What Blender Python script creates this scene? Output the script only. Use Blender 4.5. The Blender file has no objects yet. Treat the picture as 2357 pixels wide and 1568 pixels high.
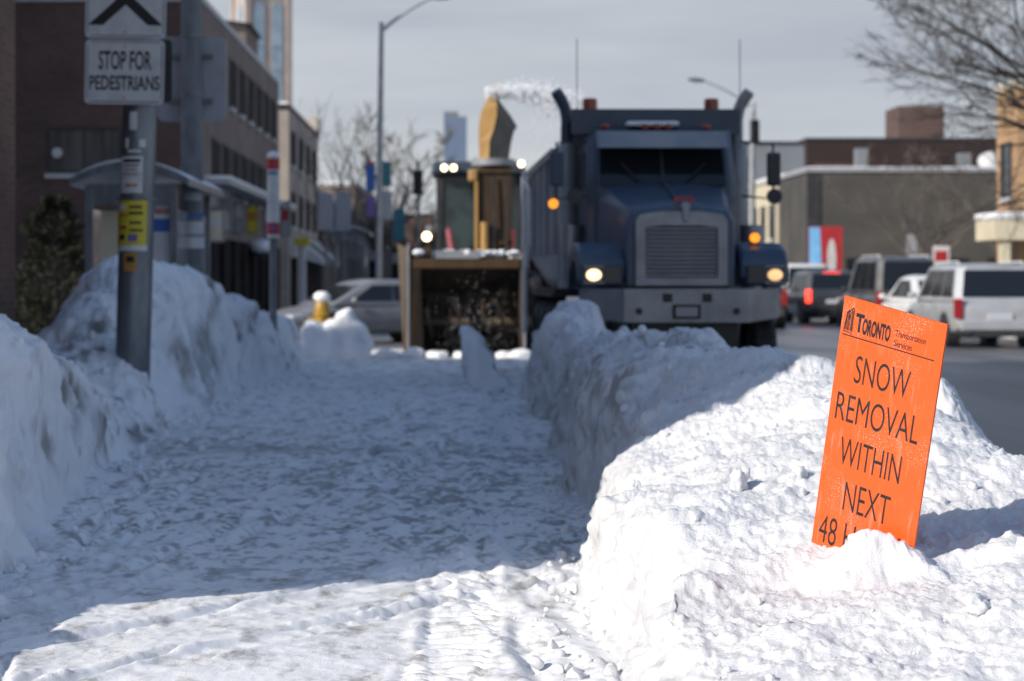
import bpy, bmesh, math, random
import numpy as np
from mathutils import Vector, Matrix, Euler

S = bpy.context.scene
COL = S.collection
R = math.radians

# ------------------------------------------------------------------ camera, sky, sun, exposure
EYE = 1.43
cam_d = bpy.data.cameras.new('camera')
cam = bpy.data.objects.new('camera', cam_d); COL.objects.link(cam)
cam.location = (0, 0, EYE); cam.rotation_euler = (R(90), 0, 0)
cam_d.sensor_width = 36.0; cam_d.lens = 70.0
cam_d.shift_x = (1178.5 - 1050) / 2357.0
cam_d.shift_y = -(784 - 640) / 2357.0
cam_d.clip_start = 0.05; cam_d.clip_end = 6000
cam_d.dof.use_dof = True; cam_d.dof.focus_distance = 6.95; cam_d.dof.aperture_fstop = 3.1
cam_d.dof.aperture_blades = 9
S.camera = cam

SUN_EL, SUN_DX, SUN_DY = R(28), 0.843, 0.538        # light travels towards +x, +y
w = bpy.data.worlds.new('World'); S.world = w; w.use_nodes = True
nt = w.node_tree; nt.nodes.clear()
def N(tree, t, **kw):
    n = tree.nodes.new(t)
    for k, v in kw.items(): setattr(n, k, v)
    return n
sky = N(nt, 'ShaderNodeTexSky', sky_type='NISHITA', sun_disc=False)
sky.sun_elevation = SUN_EL; sky.sun_rotation = math.atan2(-SUN_DX, -SUN_DY)
sky.air_density = 1.0; sky.dust_density = 0.6; sky.ozone_density = 2.0
tc = N(nt, 'ShaderNodeTexCoord'); sep = N(nt, 'ShaderNodeSeparateXYZ')
nt.links.new(tc.outputs['Generated'], sep.inputs[0])
mp = N(nt, 'ShaderNodeMapping'); mp.inputs['Scale'].default_value = (2.2, 2.2, 16)
nt.links.new(tc.outputs['Generated'], mp.inputs[0])
nz = N(nt, 'ShaderNodeTexNoise'); nz.inputs['Scale'].default_value = 1.6; nz.inputs['Detail'].default_value = 5; nz.inputs['Roughness'].default_value = .5
nt.links.new(mp.outputs[0], nz.inputs['Vector'])
veil = N(nt, 'ShaderNodeMapRange', interpolation_type='SMOOTHSTEP')      # cloud veil low in the sky, clear overhead
veil.inputs[1].default_value = 0.16; veil.inputs[2].default_value = 0.55; veil.inputs[3].default_value = 0.97; veil.inputs[4].default_value = 0.0
nt.links.new(sep.outputs['Z'], veil.inputs[0])
ramp = N(nt, 'ShaderNodeValToRGB')
ramp.color_ramp.elements[0].position = .34; ramp.color_ramp.elements[0].color = (2.55, 2.77, 3.16, 1)
ramp.color_ramp.elements[1].position = .68; ramp.color_ramp.elements[1].color = (3.5, 3.66, 3.84, 1)
nt.links.new(nz.outputs['Fac'], ramp.inputs[0])
mx = N(nt, 'ShaderNodeMix', data_type='RGBA')
nt.links.new(veil.outputs[0], mx.inputs[0]); nt.links.new(sky.outputs[0], mx.inputs[6]); nt.links.new(ramp.outputs[0], mx.inputs[7])
bg = N(nt, 'ShaderNodeBackground'); bg.inputs['Strength'].default_value = 0.118
nt.links.new(mx.outputs[2], bg.inputs[0])
wo = N(nt, 'ShaderNodeOutputWorld'); nt.links.new(bg.outputs[0], wo.inputs[0])

sd = bpy.data.lights.new('sun', 'SUN'); sd.energy = 3.4; sd.angle = R(0.55); sd.color = (1.0, 0.93, 0.83)
sun = bpy.data.objects.new('sun', sd); COL.objects.link(sun)
sun.rotation_euler = Vector((SUN_DX*math.cos(SUN_EL), SUN_DY*math.cos(SUN_EL), -math.sin(SUN_EL))).to_track_quat('-Z', 'Y').to_euler()
sun.location = (-40, -30, 40)
S.view_settings.view_transform = 'Standard'; S.view_settings.look = 'None'
S.view_settings.exposure = 0.55; S.view_settings.gamma = 1.0

# ------------------------------------------------------------------ helpers
F = 4583.0
def P(u, v, y):
    "authoring aid: a measured photo point at a known distance -> world metres"
    return Vector(((u - 1050) / F * y, y, EYE - (v - 640) / F * y))

def principled(name, col, rough=.5, metal=0., **kw):
    m = bpy.data.materials.new(name); m.use_nodes = True
    b = m.node_tree.nodes['Principled BSDF']
    b.inputs['Base Color'].default_value = (*col, 1)
    b.inputs['Roughness'].default_value = rough; b.inputs['Metallic'].default_value = metal
    for k, v in kw.items(): b.inputs[k].default_value = v
    return m
def coords(t, kind):
    if kind == 'world': return N(t, 'ShaderNodeNewGeometry').outputs['Position']
    return N(t, 'ShaderNodeTexCoord').outputs['Object']
def weathered(name, col, col2, rough=.55, metal=0., scale=3., lo=.4, hi=.7, bump=.0, bscale=40., stretch=(1, 1, 1), space='object', detail=5, **kw):
    "two-tone noise wear plus optional bump"
    m = principled(name, col, rough, metal, **kw); t = m.node_tree; b = t.nodes['Principled BSDF']
    c = coords(t, space)
    mp = N(t, 'ShaderNodeMapping'); mp.inputs['Scale'].default_value = stretch; t.links.new(c, mp.inputs[0])
    n = N(t, 'ShaderNodeTexNoise'); n.inputs['Scale'].default_value = scale; n.inputs['Detail'].default_value = detail; n.inputs['Roughness'].default_value = .62
    t.links.new(mp.outputs[0], n.inputs['Vector'])
    r = N(t, 'ShaderNodeValToRGB'); e = r.color_ramp.elements
    e[0].position = lo; e[0].color = (*col, 1); e[1].position = hi; e[1].color = (*col2, 1)
    t.links.new(n.outputs['Fac'], r.inputs[0]); t.links.new(r.outputs[0], b.inputs['Base Color'])
    if bump:
        n2 = N(t, 'ShaderNodeTexNoise'); n2.inputs['Scale'].default_value = bscale; n2.inputs['Detail'].default_value = 4
        t.links.new(mp.outputs[0], n2.inputs['Vector'])
        bp = N(t, 'ShaderNodeBump'); bp.inputs['Strength'].default_value = bump; bp.inputs['Distance'].default_value = .02
        t.links.new(n2.outputs['Fac'], bp.inputs['Height']); t.links.new(bp.outputs[0], b.inputs['Normal'])
    return m
def emitter(name, col, strength):
    m = bpy.data.materials.new(name); m.use_nodes = True
    b = m.node_tree.nodes['Principled BSDF']
    b.inputs['Base Color'].default_value = (*col, 1)
    b.inputs['Emission Color'].default_value = (*col, 1); b.inputs['Emission Strength'].default_value = strength
    return m
def brick(name, c1, c2, mortar, rough=.85):
    m = principled(name, c1, rough); t = m.node_tree; b = t.nodes['Principled BSDF']
    g = N(t, 'ShaderNodeNewGeometry'); s = N(t, 'ShaderNodeSeparateXYZ'); t.links.new(g.outputs['Position'], s.inputs[0])
    a = N(t, 'ShaderNodeMath', operation='ADD'); t.links.new(s.outputs[0], a.inputs[0]); t.links.new(s.outputs[1], a.inputs[1])
    cb = N(t, 'ShaderNodeCombineXYZ'); t.links.new(a.outputs[0], cb.inputs[0]); t.links.new(s.outputs[2], cb.inputs[1])
    br = N(t, 'ShaderNodeTexBrick'); br.inputs['Color1'].default_value = (*c1, 1); br.inputs['Color2'].default_value = (*c2, 1)
    br.inputs['Mortar'].default_value = (*mortar, 1); br.inputs['Scale'].default_value = 1.0
    br.inputs['Brick Width'].default_value = .23; br.inputs['Row Height'].default_value = .085; br.inputs['Mortar Size'].default_value = .012
    t.links.new(cb.outputs[0], br.inputs['Vector'])
    n = N(t, 'ShaderNodeTexNoise'); n.inputs['Scale'].default_value = .6; n.inputs['Detail'].default_value = 6; t.links.new(g.outputs['Position'], n.inputs['Vector'])
    mr = N(t, 'ShaderNodeMapRange'); mr.inputs[1].default_value = .3; mr.inputs[2].default_value = .7; mr.inputs[3].default_value = .72; mr.inputs[4].default_value = 1.2
    t.links.new(n.outputs['Fac'], mr.inputs[0])
    mu = N(t, 'ShaderNodeMix', data_type='RGBA', blend_type='MULTIPLY'); mu.inputs[0].default_value = 1
    t.links.new(br.outputs['Color'], mu.inputs[6]); t.links.new(mr.outputs[0], mu.inputs[7]); t.links.new(mu.outputs[2], b.inputs['Base Color'])
    return m

class MB:
    "collects shapes; build() links them as ONE mesh object"
    def __init__(s): s.v = []; s.f = []
    def add(s, vs, fs):
        o = len(s.v); s.v += [tuple(x) for x in vs]; s.f += [tuple(o + i for i in f) for f in fs]; return s
    def box(s, x0, x1, y0, y1, z0, z1):
        return s.add([(x0,y0,z0),(x1,y0,z0),(x1,y1,z0),(x0,y1,z0),(x0,y0,z1),(x1,y0,z1),(x1,y1,z1),(x0,y1,z1)],
                     [(3,2,1,0),(4,5,6,7),(0,1,5,4),(1,2,6,5),(2,3,7,6),(3,0,4,7)])
    def hexa(s, bot, top):
        return s.add(list(bot) + list(top), [(3,2,1,0),(4,5,6,7),(0,1,5,4),(1,2,6,5),(2,3,7,6),(3,0,4,7)])
    def tube(s, pts, rad, n=12, cap=True):
        pts = [Vector(p) for p in pts]
        if not hasattr(rad, '__len__'): rad = [rad] * len(pts)
        rings = []; up = None
        for i, p in enumerate(pts):
            d = (pts[min(i+1, len(pts)-1)] - pts[max(i-1, 0)]).normalized()
            if up is None: up = Vector((0,0,1)) if abs(d.z) < .9 else Vector((0,1,0))
            a = d.cross(up)
            if a.length < 1e-6: a = d.cross(Vector((1,0,0)))
            a.normalize(); bb = a.cross(d).normalized(); up = bb
            rings.append([p + (a*math.cos(2*math.pi*k/n) + bb*math.sin(2*math.pi*k/n)) * rad[i] for k in range(n)])
        vs = [q for r in rings for q in r]; fs = []
        for i in range(len(pts)-1):
            for k in range(n):
                fs.append((i*n+k, i*n+(k+1) % n, (i+1)*n+(k+1) % n, (i+1)*n+k))
        if cap: fs.append(tuple(range(n-1, -1, -1))); fs.append(tuple((len(pts)-1)*n + k for k in range(n)))
        return s.add(vs, fs)
    def prism(s, poly, y0, y1, axis='y'):
        "poly in the plane across the axis, extruded along it"
        n = len(poly)
        mk = {'y': lambda a, b, c: (a, c, b), 'x': lambda a, b, c: (c, a, b), 'z': lambda a, b, c: (a, b, c)}[axis]
        vs = [mk(a, b, y0) for a, b in poly] + [mk(a, b, y1) for a, b in poly]
        fs = [tuple(range(n)), tuple(range(2*n-1, n-1, -1))] + [(i, i+n, (i+1) % n + n, (i+1) % n) for i in range(n)]
        return s.add(vs, fs)
    def lathe(s, prof, c=(0,0,0), n=20):
        vs = []; fs = []
        for r, z in prof:
            for k in range(n):
                a = 2*math.pi*k/n; vs.append((c[0]+r*math.cos(a), c[1]+r*math.sin(a), c[2]+z))
        for i in range(len(prof)-1):
            for k in range(n): fs.append((i*n+k, i*n+(k+1) % n, (i+1)*n+(k+1) % n, (i+1)*n+k))
        fs.append(tuple(range(n-1,-1,-1))); fs.append(tuple((len(prof)-1)*n+k for k in range(n)))
        return s.add(vs, fs)
    def ball(s, c, r, sub=2, sq=(1,1,1), jit=0, rng=random):
        bm = bmesh.new(); bmesh.ops.create_icosphere(bm, subdivisions=sub, radius=1)
        vs = []
        for v in bm.verts:
            k = r * (1 + rng.uniform(-jit, jit)); vs.append((c[0]+v.co.x*k*sq[0], c[1]+v.co.y*k*sq[1], c[2]+v.co.z*k*sq[2]))
        fs = [tuple(v.index for v in f.verts) for f in bm.faces]; bm.free()
        return s.add(vs, fs)
    def loft(s, rings, close=True, caps=True):
        n = len(rings[0]); vs = [q for r in rings for q in r]; fs = []
        for i in range(len(rings)-1):
            for k in range(n if close else n-1):
                fs.append((i*n+k, i*n+(k+1) % n, (i+1)*n+(k+1) % n, (i+1)*n+k))
        if caps: fs.append(tuple(range(n-1,-1,-1))); fs.append(tuple((len(rings)-1)*n+k for k in range(n)))
        return s.add(vs, fs)
    def build(s, name, m, parent=None, smooth=False, bevel=0, seg=2, sub=0, fixn=True):
        me = bpy.data.meshes.new(name); me.from_pydata(s.v, [], s.f)
        if fixn:
            bm = bmesh.new(); bm.from_mesh(me); bmesh.ops.recalc_face_normals(bm, faces=bm.faces); bm.to_mesh(me); bm.free()
        me.materials.append(m)
        if smooth:
            me.shade_smooth()
            if hasattr(me, 'set_sharp_from_angle'): me.set_sharp_from_angle(angle=R(40))
        o = bpy.data.objects.new(name, me); COL.objects.link(o)
        if parent: o.parent = parent
        if bevel:
            md = o.modifiers.new('bevel', 'BEVEL'); md.width = bevel; md.segments = seg; md.limit_method = 'ANGLE'; md.angle_limit = R(35)
        if sub:
            md = o.modifiers.new('sub', 'SUBSURF'); md.levels = sub; md.render_levels = sub
        return o
def tag(o, label=None, cat=None, group=None, kind=None):
    if label: o['label'] = label
    if cat: o['category'] = cat
    if group: o['group'] = group
    if kind: o['kind'] = kind
    return o
def empty(name, loc, rz=0, **kw):
    o = bpy.data.objects.new(name, None); COL.objects.link(o); o.location = loc; o.rotation_euler = (0, 0, rz); o.empty_display_size = .2
    return tag(o, **kw)
def copy_tree(o, parent=None):
    c = o.copy(); COL.objects.link(c)
    if parent: c.parent = parent
    for ch in list(o.children): copy_tree(ch, c)
    return c
_font_cache = {}
def text_polys(body, offset=0.0):
    cu = bpy.data.curves.new('t', 'FONT'); cu.body = body; cu.offset = offset; cu.resolution_u = 4; cu.fill_mode = 'FRONT'
    o = bpy.data.objects.new('t', cu); COL.objects.link(o)
    dg = bpy.context.evaluated_depsgraph_get(); dg.update()
    me = bpy.data.meshes.new_from_object(o.evaluated_get(dg))
    vs = [(v.co.x, v.co.y) for v in me.vertices]; fs = [tuple(p.vertices) for p in me.polygons]
    bpy.data.objects.remove(o); bpy.data.curves.remove(cu); bpy.data.meshes.remove(me)
    xs = [a for a, b in vs]; ys = [b for a, b in vs]
    return vs, fs, (min(xs), max(xs), min(ys), max(ys))
def put_text(mb, body, a0, a1, b0, b1, fn, offset=0.0):
    "fit the text's box into a0..a1 (across), b0 bottom .. b1 top; fn maps to 3-D"
    vs, fs, (x0, x1, y0, y1) = text_polys(body, offset)
    mb.add([fn(a0 + (x-x0)/(x1-x0)*(a1-a0), b0 + (y-y0)/(y1-y0)*(b1-b0)) for x, y in vs], fs)

# ------------------------------------------------------------------ numpy noise for the snow
def _h(ix, iy, iz, seed):
    h = (ix*374761393 + iy*668265263 + iz*2147483647 + seed*144665) & 0xFFFFFFFF
    h = ((h ^ (h >> 13)) * 1274126177) & 0xFFFFFFFF
    h = ((h ^ (h >> 15)) * 2246822519) & 0xFFFFFFFF
    return ((h ^ (h >> 16)) & 0xFFFFFF) / float(0xFFFFFF)
def vnoise(x, y, z, seed=0):
    xi = np.floor(x).astype(np.int64); yi = np.floor(y).astype(np.int64); zi = np.floor(z).astype(np.int64)
    fx, fy, fz = x-xi, y-yi, z-zi
    fx = fx*fx*fx*(fx*(fx*6-15)+10); fy = fy*fy*fy*(fy*(fy*6-15)+10); fz = fz*fz*fz*(fz*(fz*6-15)+10)
    r = 0
    for dx in (0, 1):
        for dy in (0, 1):
            for dz in (0, 1):
                r = r + _h(xi+dx, yi+dy, zi+dz, seed) * (fx if dx else 1-fx) * (fy if dy else 1-fy) * (fz if dz else 1-fz)
    return r*2-1
def fbm(x, y, z, oct=4, seed=0, gain=.5):
    a, r, f = 1., 0., 1.
    for k in range(oct):
        r = r + a*vnoise(x*f+k*7.3, y*f-k*3.1, z*f+k*1.7, seed+k); a *= gain; f *= 2.03
    return r
def lumps(x, y, cell, rmin, rmax, dens, seed):
    "half-buried round clods scattered on the surface, height above it"
    X, Y = x/cell, y/cell
    xi = np.floor(X).astype(np.int64); yi = np.floor(Y).astype(np.int64); out = np.zeros_like(x); z0 = np.zeros_like(xi)
    for dx in (-1, 0, 1):
        for dy in (-1, 0, 1):
            cx, cy = xi+dx, yi+dy
            px = cx + _h(cx, cy, z0, seed); py = cy + _h(cx, cy, z0, seed+1)
            r = (rmin + (rmax-rmin)*_h(cx, cy, z0, seed+2)**2); on = _h(cx, cy, z0, seed+3) < dens
            d2 = ((X-px)**2 + ((Y-py)*(.7+.6*_h(cx, cy, z0, seed+4)))**2)*cell*cell
            q = np.maximum(1-d2/(r*r*1.7), 0); hgt = np.where(on, r*q*q*(1.5-.5*q)*.95, 0)
            out = np.maximum(out, hgt)
    return out
def ss(t): t = np.clip(t, 0, 1); return t*t*(3-2*t)
def grid_obj(name, X, Y, Z, m, smooth=True, parent=None, dirt=None):
    nr, nc = X.shape
    me = bpy.data.meshes.new(name); nv = nr*nc; nf = (nr-1)*(nc-1)
    co = np.stack([X, Y, Z], -1).astype(np.float32).reshape(-1)
    me.vertices.add(nv); me.vertices.foreach_set('co', co)
    i = np.arange(nr-1)[:, None]*nc + np.arange(nc-1)[None, :]
    q = np.stack([i, i+1, i+1+nc, i+nc], -1).reshape(-1).astype(np.int32)
    me.loops.add(nf*4); me.loops.foreach_set('vertex_index', q)
    me.polygons.add(nf); me.polygons.foreach_set('loop_start', np.arange(0, nf*4, 4, dtype=np.int32))
    me.update(calc_edges=True); me.validate()
    if smooth: me.shade_smooth()
    at = me.attributes.new('dirt', 'FLOAT', 'POINT'); at.data.foreach_set('value', (np.zeros(nv) if dirt is None else np.clip(dirt, 0, 1)).astype(np.float32).reshape(-1))
    me.materials.append(m)
    o = bpy.data.objects.new(name, me); COL.objects.link(o)
    if parent: o.parent = parent
    return o
def displace(X, Y, Z, D):
    "push a grid along its own normals"
    P3 = np.stack([X, Y, Z], -1)
    a = np.gradient(P3, axis=1); b = np.gradient(P3, axis=0); n = np.cross(a, b); n /= np.linalg.norm(n, axis=-1, keepdims=True)+1e-9
    n *= np.sign(n[..., 2:3]+1e-6)
    P3 = P3 + n*D[..., None]
    return P3[..., 0], P3[..., 1], P3[..., 2]

# ------------------------------------------------------------------ materials
def snow_mat(name, white, dirt, dscale, lo, hi, bump=.8, stretch=(1,1,1), rough=.65, grit=True, sss=.0):
    m = principled(name, white, rough); t = m.node_tree; b = t.nodes['Principled BSDF']
    b.inputs['Specular IOR Level'].default_value = .25
    g = N(t, 'ShaderNodeNewGeometry')
    mp = N(t, 'ShaderNodeMapping'); mp.inputs['Scale'].default_value = stretch; t.links.new(g.outputs['Position'], mp.inputs[0])
    n = N(t, 'ShaderNodeTexNoise'); n.inputs['Scale'].default_value = dscale; n.inputs['Detail'].default_value = 7; n.inputs['Roughness'].default_value = .68
    t.links.new(mp.outputs[0], n.inputs['Vector'])
    r = N(t, 'ShaderNodeValToRGB'); e = r.color_ramp.elements
    e[0].position = lo; e[0].color = (*white, 1); e[1].position = hi; e[1].color = (*dirt, 1)
    t.links.new(n.outputs['Fac'], r.inputs[0])
    out = r.outputs[0]
    if grit:
        n3 = N(t, 'ShaderNodeTexNoise'); n3.inputs['Scale'].default_value = 2.1; n3.inputs['Detail'].default_value = 4; t.links.new(g.outputs['Position'], n3.inputs['Vector'])
        r3 = N(t, 'ShaderNodeMapRange'); r3.inputs[1].default_value = .45; r3.inputs[2].default_value = .75; r3.inputs[3].default_value = 1.0; r3.inputs[4].default_value = .91
        t.links.new(n3.outputs['Fac'], r3.inputs[0])
        mu = N(t, 'ShaderNodeMix', data_type='RGBA', blend_type='MULTIPLY'); mu.inputs[0].default_value = 1
        t.links.new(out, mu.inputs[6]); t.links.new(r3.outputs[0], mu.inputs[7]); out = mu.outputs[2]
    at = N(t, 'ShaderNodeAttribute', attribute_name='dirt')
    md = N(t, 'ShaderNodeMix', data_type='RGBA'); t.links.new(at.outputs['Fac'], md.inputs[0]); t.links.new(out, md.inputs[6]); md.inputs[7].default_value = (*[c*.38 for c in dirt], 1)
    t.links.new(md.outputs[2], b.inputs['Base Color'])
    b.inputs['Subsurface Weight'].default_value = sss; b.inputs['Subsurface Radius'].default_value = (1, .95, .9); b.inputs['Subsurface Scale'].default_value = .03
    n2 = N(t, 'ShaderNodeTexNoise'); n2.inputs['Scale'].default_value = 95; n2.inputs['Detail'].default_value = 5; n2.inputs['Roughness'].default_value = .7
    t.links.new(g.outputs['Position'], n2.inputs['Vector'])
    bp = N(t, 'ShaderNodeBump'); bp.inputs['Strength'].default_value = bump; bp.inputs['Distance'].default_value = .012
    t.links.new(n2.outputs['Fac'], bp.inputs['Height']); t.links.new(bp.outputs[0], b.inputs['Normal'])
    return m
M = {}
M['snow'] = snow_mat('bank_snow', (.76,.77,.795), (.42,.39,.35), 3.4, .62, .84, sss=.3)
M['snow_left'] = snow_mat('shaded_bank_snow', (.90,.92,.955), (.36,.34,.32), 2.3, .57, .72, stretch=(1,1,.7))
M['snow_clean'] = snow_mat('fresh_snow', (.88,.89,.91), (.7,.69,.67), 3, .6, .85, grit=False)
M['packed'] = snow_mat('packed_snow', (.88,.885,.895), (.30,.285,.265), 5.5, .52, .70, bump=.45, stretch=(1,.55,1))
M['asphalt'] = weathered('wet_asphalt', (.085,.088,.095), (.21,.21,.215), .38, 0, .35, .38, .68, .25, 60, (1.6,.25,1), 'world')
M['verge'] = weathered('dirty_ground_snow', (.55,.56,.58), (.25,.245,.24), .8, 0, .8, .4, .65, .3, 8, space='world')
M['b_near'] = brick('red_brown_brick', (.20,.088,.050), (.135,.06,.036), (.14,.11,.095))
M['b_dark'] = brick('dark_brown_brick', (.125,.073,.060), (.085,.050,.043), (.10,.074,.064))
M['b_side'] = brick('taupe_brick', (.22,.16,.135), (.175,.128,.11), (.19,.165,.15))
M['b_cream'] = brick('cream_brick', (.42,.36,.31), (.36,.31,.265), (.4,.36,.32))
M['b_orange'] = brick('orange_brick', (.46,.27,.13), (.40,.225,.105), (.42,.31,.2))
M['b_maroon'] = brick('maroon_brick', (.036,.017,.016), (.026,.013,.013), (.03,.02,.018))
M['stone_lit'] = weathered('tower_stone', (.43,.36,.32), (.33,.28,.26), .9, 0, 1.2, .4, .7, .2, 20)
M['grey_block'] = weathered('grey_concrete_block', (.060,.058,.054), (.085,.078,.069), .9, 0, .35, .4, .65, .3, 12, (1,1,2))
M['cream_wall'] = weathered('cream_stucco', (.62,.55,.40), (.52,.46,.34), .9, 0, .8, .4, .7)
M['white_wall'] = weathered('pale_grey_siding', (.17,.185,.205), (.14,.155,.17), .7, 0, .4, .4, .7)
M['trim'] = weathered('pale_trim', (.55,.55,.54), (.42,.42,.42), .7, 0, 4)
M['dark'] = weathered('dark_paint', (.022,.023,.026), (.045,.045,.05), .5, 0, 4)
M['shop'] = weathered('shopfront_dark', (.012,.011,.012), (.035,.026,.024), .9, 0, 1.2, .4, .65)
M['glass'] = principled('window_glass', (.018,.022,.028), .12, 0, **{'Specular IOR Level': .4})
M['shop'].node_tree.nodes['Principled BSDF'].inputs['Specular IOR Level'].default_value = .08
M['curtain'] = weathered('curtained_glass', (.105,.10,.088), (.035,.034,.033), .35, 0, 1.1, .4, .62, stretch=(3,1,.25), space='world')
M['sky_glass'] = weathered('leaded_sky_glass', (.38,.48,.56), (.24,.32,.40), .15, .35, .7, .4, .7)  # sky reflection put into the pane colour as pale blue
M['tower_glass'] = weathered('curtain_wall_glass', (.115,.155,.235), (.135,.175,.255), .3, .0, .02, .3, .7, stretch=(1,1,4), space='world')
M['galv'] = weathered('galvanised_steel', (.21,.235,.26), (.12,.135,.15), .42, .55, 5, .38, .66, .12, 60, (1,1,.35))
M['galv_light'] = weathered('lamp_post_steel', (.40,.41,.42), (.28,.29,.30), .4, .5, 4, .4, .7)
M['concrete'] = weathered('grey_concrete_pole', (.20,.21,.225), (.13,.135,.14), .8, 0, 5, .4, .65, .3, 40, (1,1,.4))
M['sign_white'] = weathered('sign_sheeting', (.60,.60,.60), (.47,.47,.475), .4, 0, 6, .45, .75)
M['sign_back'] = weathered('sign_back_grey', (.36,.37,.40), (.29,.30,.32), .5, .2, 3)
M['black'] = principled('black_print', (.012,.012,.013), .5)
M['ink'] = weathered('rubbed_black_print', (.014,.013,.013), (.06,.05,.045), .45, 0, 30, .52, .8)
M['yellow'] = weathered('yellow_paper', (.62,.50,.03), (.50,.40,.03), .6, 0, 9)
M['paper'] = weathered('white_paper', (.62,.60,.60), (.48,.46,.47), .7, 0, 9)
M['tag_orange'] = weathered('orange_tag', (.48,.22,.03), (.34,.15,.03), .6, 0, 9)
M['purple'] = principled('purple_print', (.16,.10,.3), .6)
M['red'] = weathered('red_paint', (.42,.03,.035), (.32,.025,.03), .4, 0, 4)
M['blue'] = weathered('blue_paint', (.03,.13,.40), (.025,.10,.32), .4, 0, 4)
M['teal'] = weathered('teal_banner', (.04,.17,.21), (.03,.12,.16), .6, 0, 3)
M['hedge'] = weathered('evergreen_foliage', (.012,.016,.007), (.028,.028,.011), .8, 0, 3, .4, .65)
M['bark'] = weathered('bare_bark', (.030,.025,.022), (.055,.046,.040), .9, 0, 3)
M['bark_far'] = weathered('pale_bare_bark', (.10,.085,.072), (.16,.14,.12), .9, 0, 3)

# ------------------------------------------------------------------ ground, road
ROAD_Z = -.06
mb = MB(); mb.add([(-1500,-60,-.14),(1500,-60,-.14),(1500,3500,-.14),(-1500,3500,-.14)], [(0,1,2,3)])
tag(mb.build('ground', M['verge']), kind='structure')
mb = MB(); mb.add([(1.4,-20,ROAD_Z),(13.6,-20,ROAD_Z),(13.6,400,ROAD_Z),(1.4,400,ROAD_Z)], [(0,1,2,3)])
tag(mb.build('road', M['asphalt']), kind='structure')
mb = MB(); mb.add([(-60,40,-.09),(1.4,40,-.09),(1.4,52,-.09),(-60,52,-.09)], [(0,1,2,3)])
tag(mb.build('side_street', M['asphalt']), kind='structure')
mb = MB().box(13.6,15.0,-20,400,-.1,.04); tag(mb.build('far_pavement', M['verge']), kind='structure')
mb = MB().box(-7,-2.0,52,200,-.1,.03); tag(mb.build('pavement', M['verge']), kind='structure')

# packed snow on the pavement, with tyre treads
def rows(y0, y1, k):
    n = int(math.log(y1/y0)/k); return y0*np.exp(np.linspace(0, math.log(y1/y0), n))
ys = rows(4.4, 40, .0021); xs = np.linspace(-3.4, 1.8, 470)
X, Y = np.meshgrid(xs, ys)
Z = .012*fbm(X*1.1, Y*.8, X*0, 3, 5)
Z += .004*fbm(X*5, Y*3.6, X*0, 3, 11)
rough_ = .35+.65*ss(.5+.9*vnoise(X*.8, Y*.55, X*0, 43))
Z += rough_*.0065*np.maximum(0, fbm(X*17, Y*13, X*0, 3, 21, .62)) + .0014*fbm(X*34, Y*26, X*0, 2, 23)
Z += rough_*.35*lumps(X, Y, .17, .006, .026, .22, 31) + rough_*.3*lumps(X+3, Y, .07, .004, .014, .40, 33)
def band(px, py, ang, half, wav=.0):
    "distance across / along a wheel track through (px, py)"
    c, s_ = math.cos(ang), math.sin(ang); a = (X-px)*c + (Y-py)*s_; d = -(X-px)*s_ + (Y-py)*c
    d = d + wav*np.sin(a*2.1); return a, d, ss((half-np.abs(d))/.04)
for (px, py, ang, half, pitch, amp) in ((-.02,7.5,R(88),.15,.12,.019), (.12,9.2,R(97),.12,.13,.006), (-1.25,8.2,R(52),.10,.15,.003), (-.62,8.0,R(58),.08,.15,.004), (-1.7,12,R(80),.16,.12,.008), (-.4,14,R(94),.16,.12,.008)):
    a, d, k = band(px, py, ang, half, .03)
    wob = .35*fbm(X*4, Y*4, X*0, 2, int(px*100)+77)
    tread = (.5+.5*np.sin(2*math.pi*(a/pitch + 1.1*np.abs(d)/half*.25 + wob)))**1.5
    Z += k*(amp*1.5*tread - .012)
    Z += .016*np.exp(-((np.abs(d)-half-.03)/.03)**2)*(.4+.6*vnoise(a*7, d*3, a*0, 9))
sp = .28*fbm(X*3.2, Y*1.4, X*0, 3, 411, .6) + .45*fbm(X*9, Y*4.5, X*0, 3, 421, .62) + .62*fbm(X*24, Y*12, X*0, 3, 427, .62)
patch = .5+.5*vnoise(X*.45, Y*.22, X*0, 431)
dirt_and_sun = ss((sp-.34+.40*patch)/.6)*.62
dirt_and_sun = np.maximum(dirt_and_sun, .55*np.exp(-((Y-16.6-.15*fbm(X*1.2, X*0, X*0, 2, 7))/.35)**2)*ss((sp+.9)/1.2))
dirt_and_sun = np.maximum(dirt_and_sun, .4*ss((Y-22)/12)*ss((sp+.6)/1.4))
for (gx, gy, ga, gw) in ((-.75,8.3,R(52),.03),(-1.1,8.6,R(56),.025),(-.35,8.9,R(60),.025),(-1.45,10.5,R(72),.04),(-1.1,11.5,R(76),.04)):
    pass
dirt_and_sun *= .30 + .70*ss((Y-8.6)/2.5)  # dirt thinned on the near strip, painting the sunlit part whiter
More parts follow.
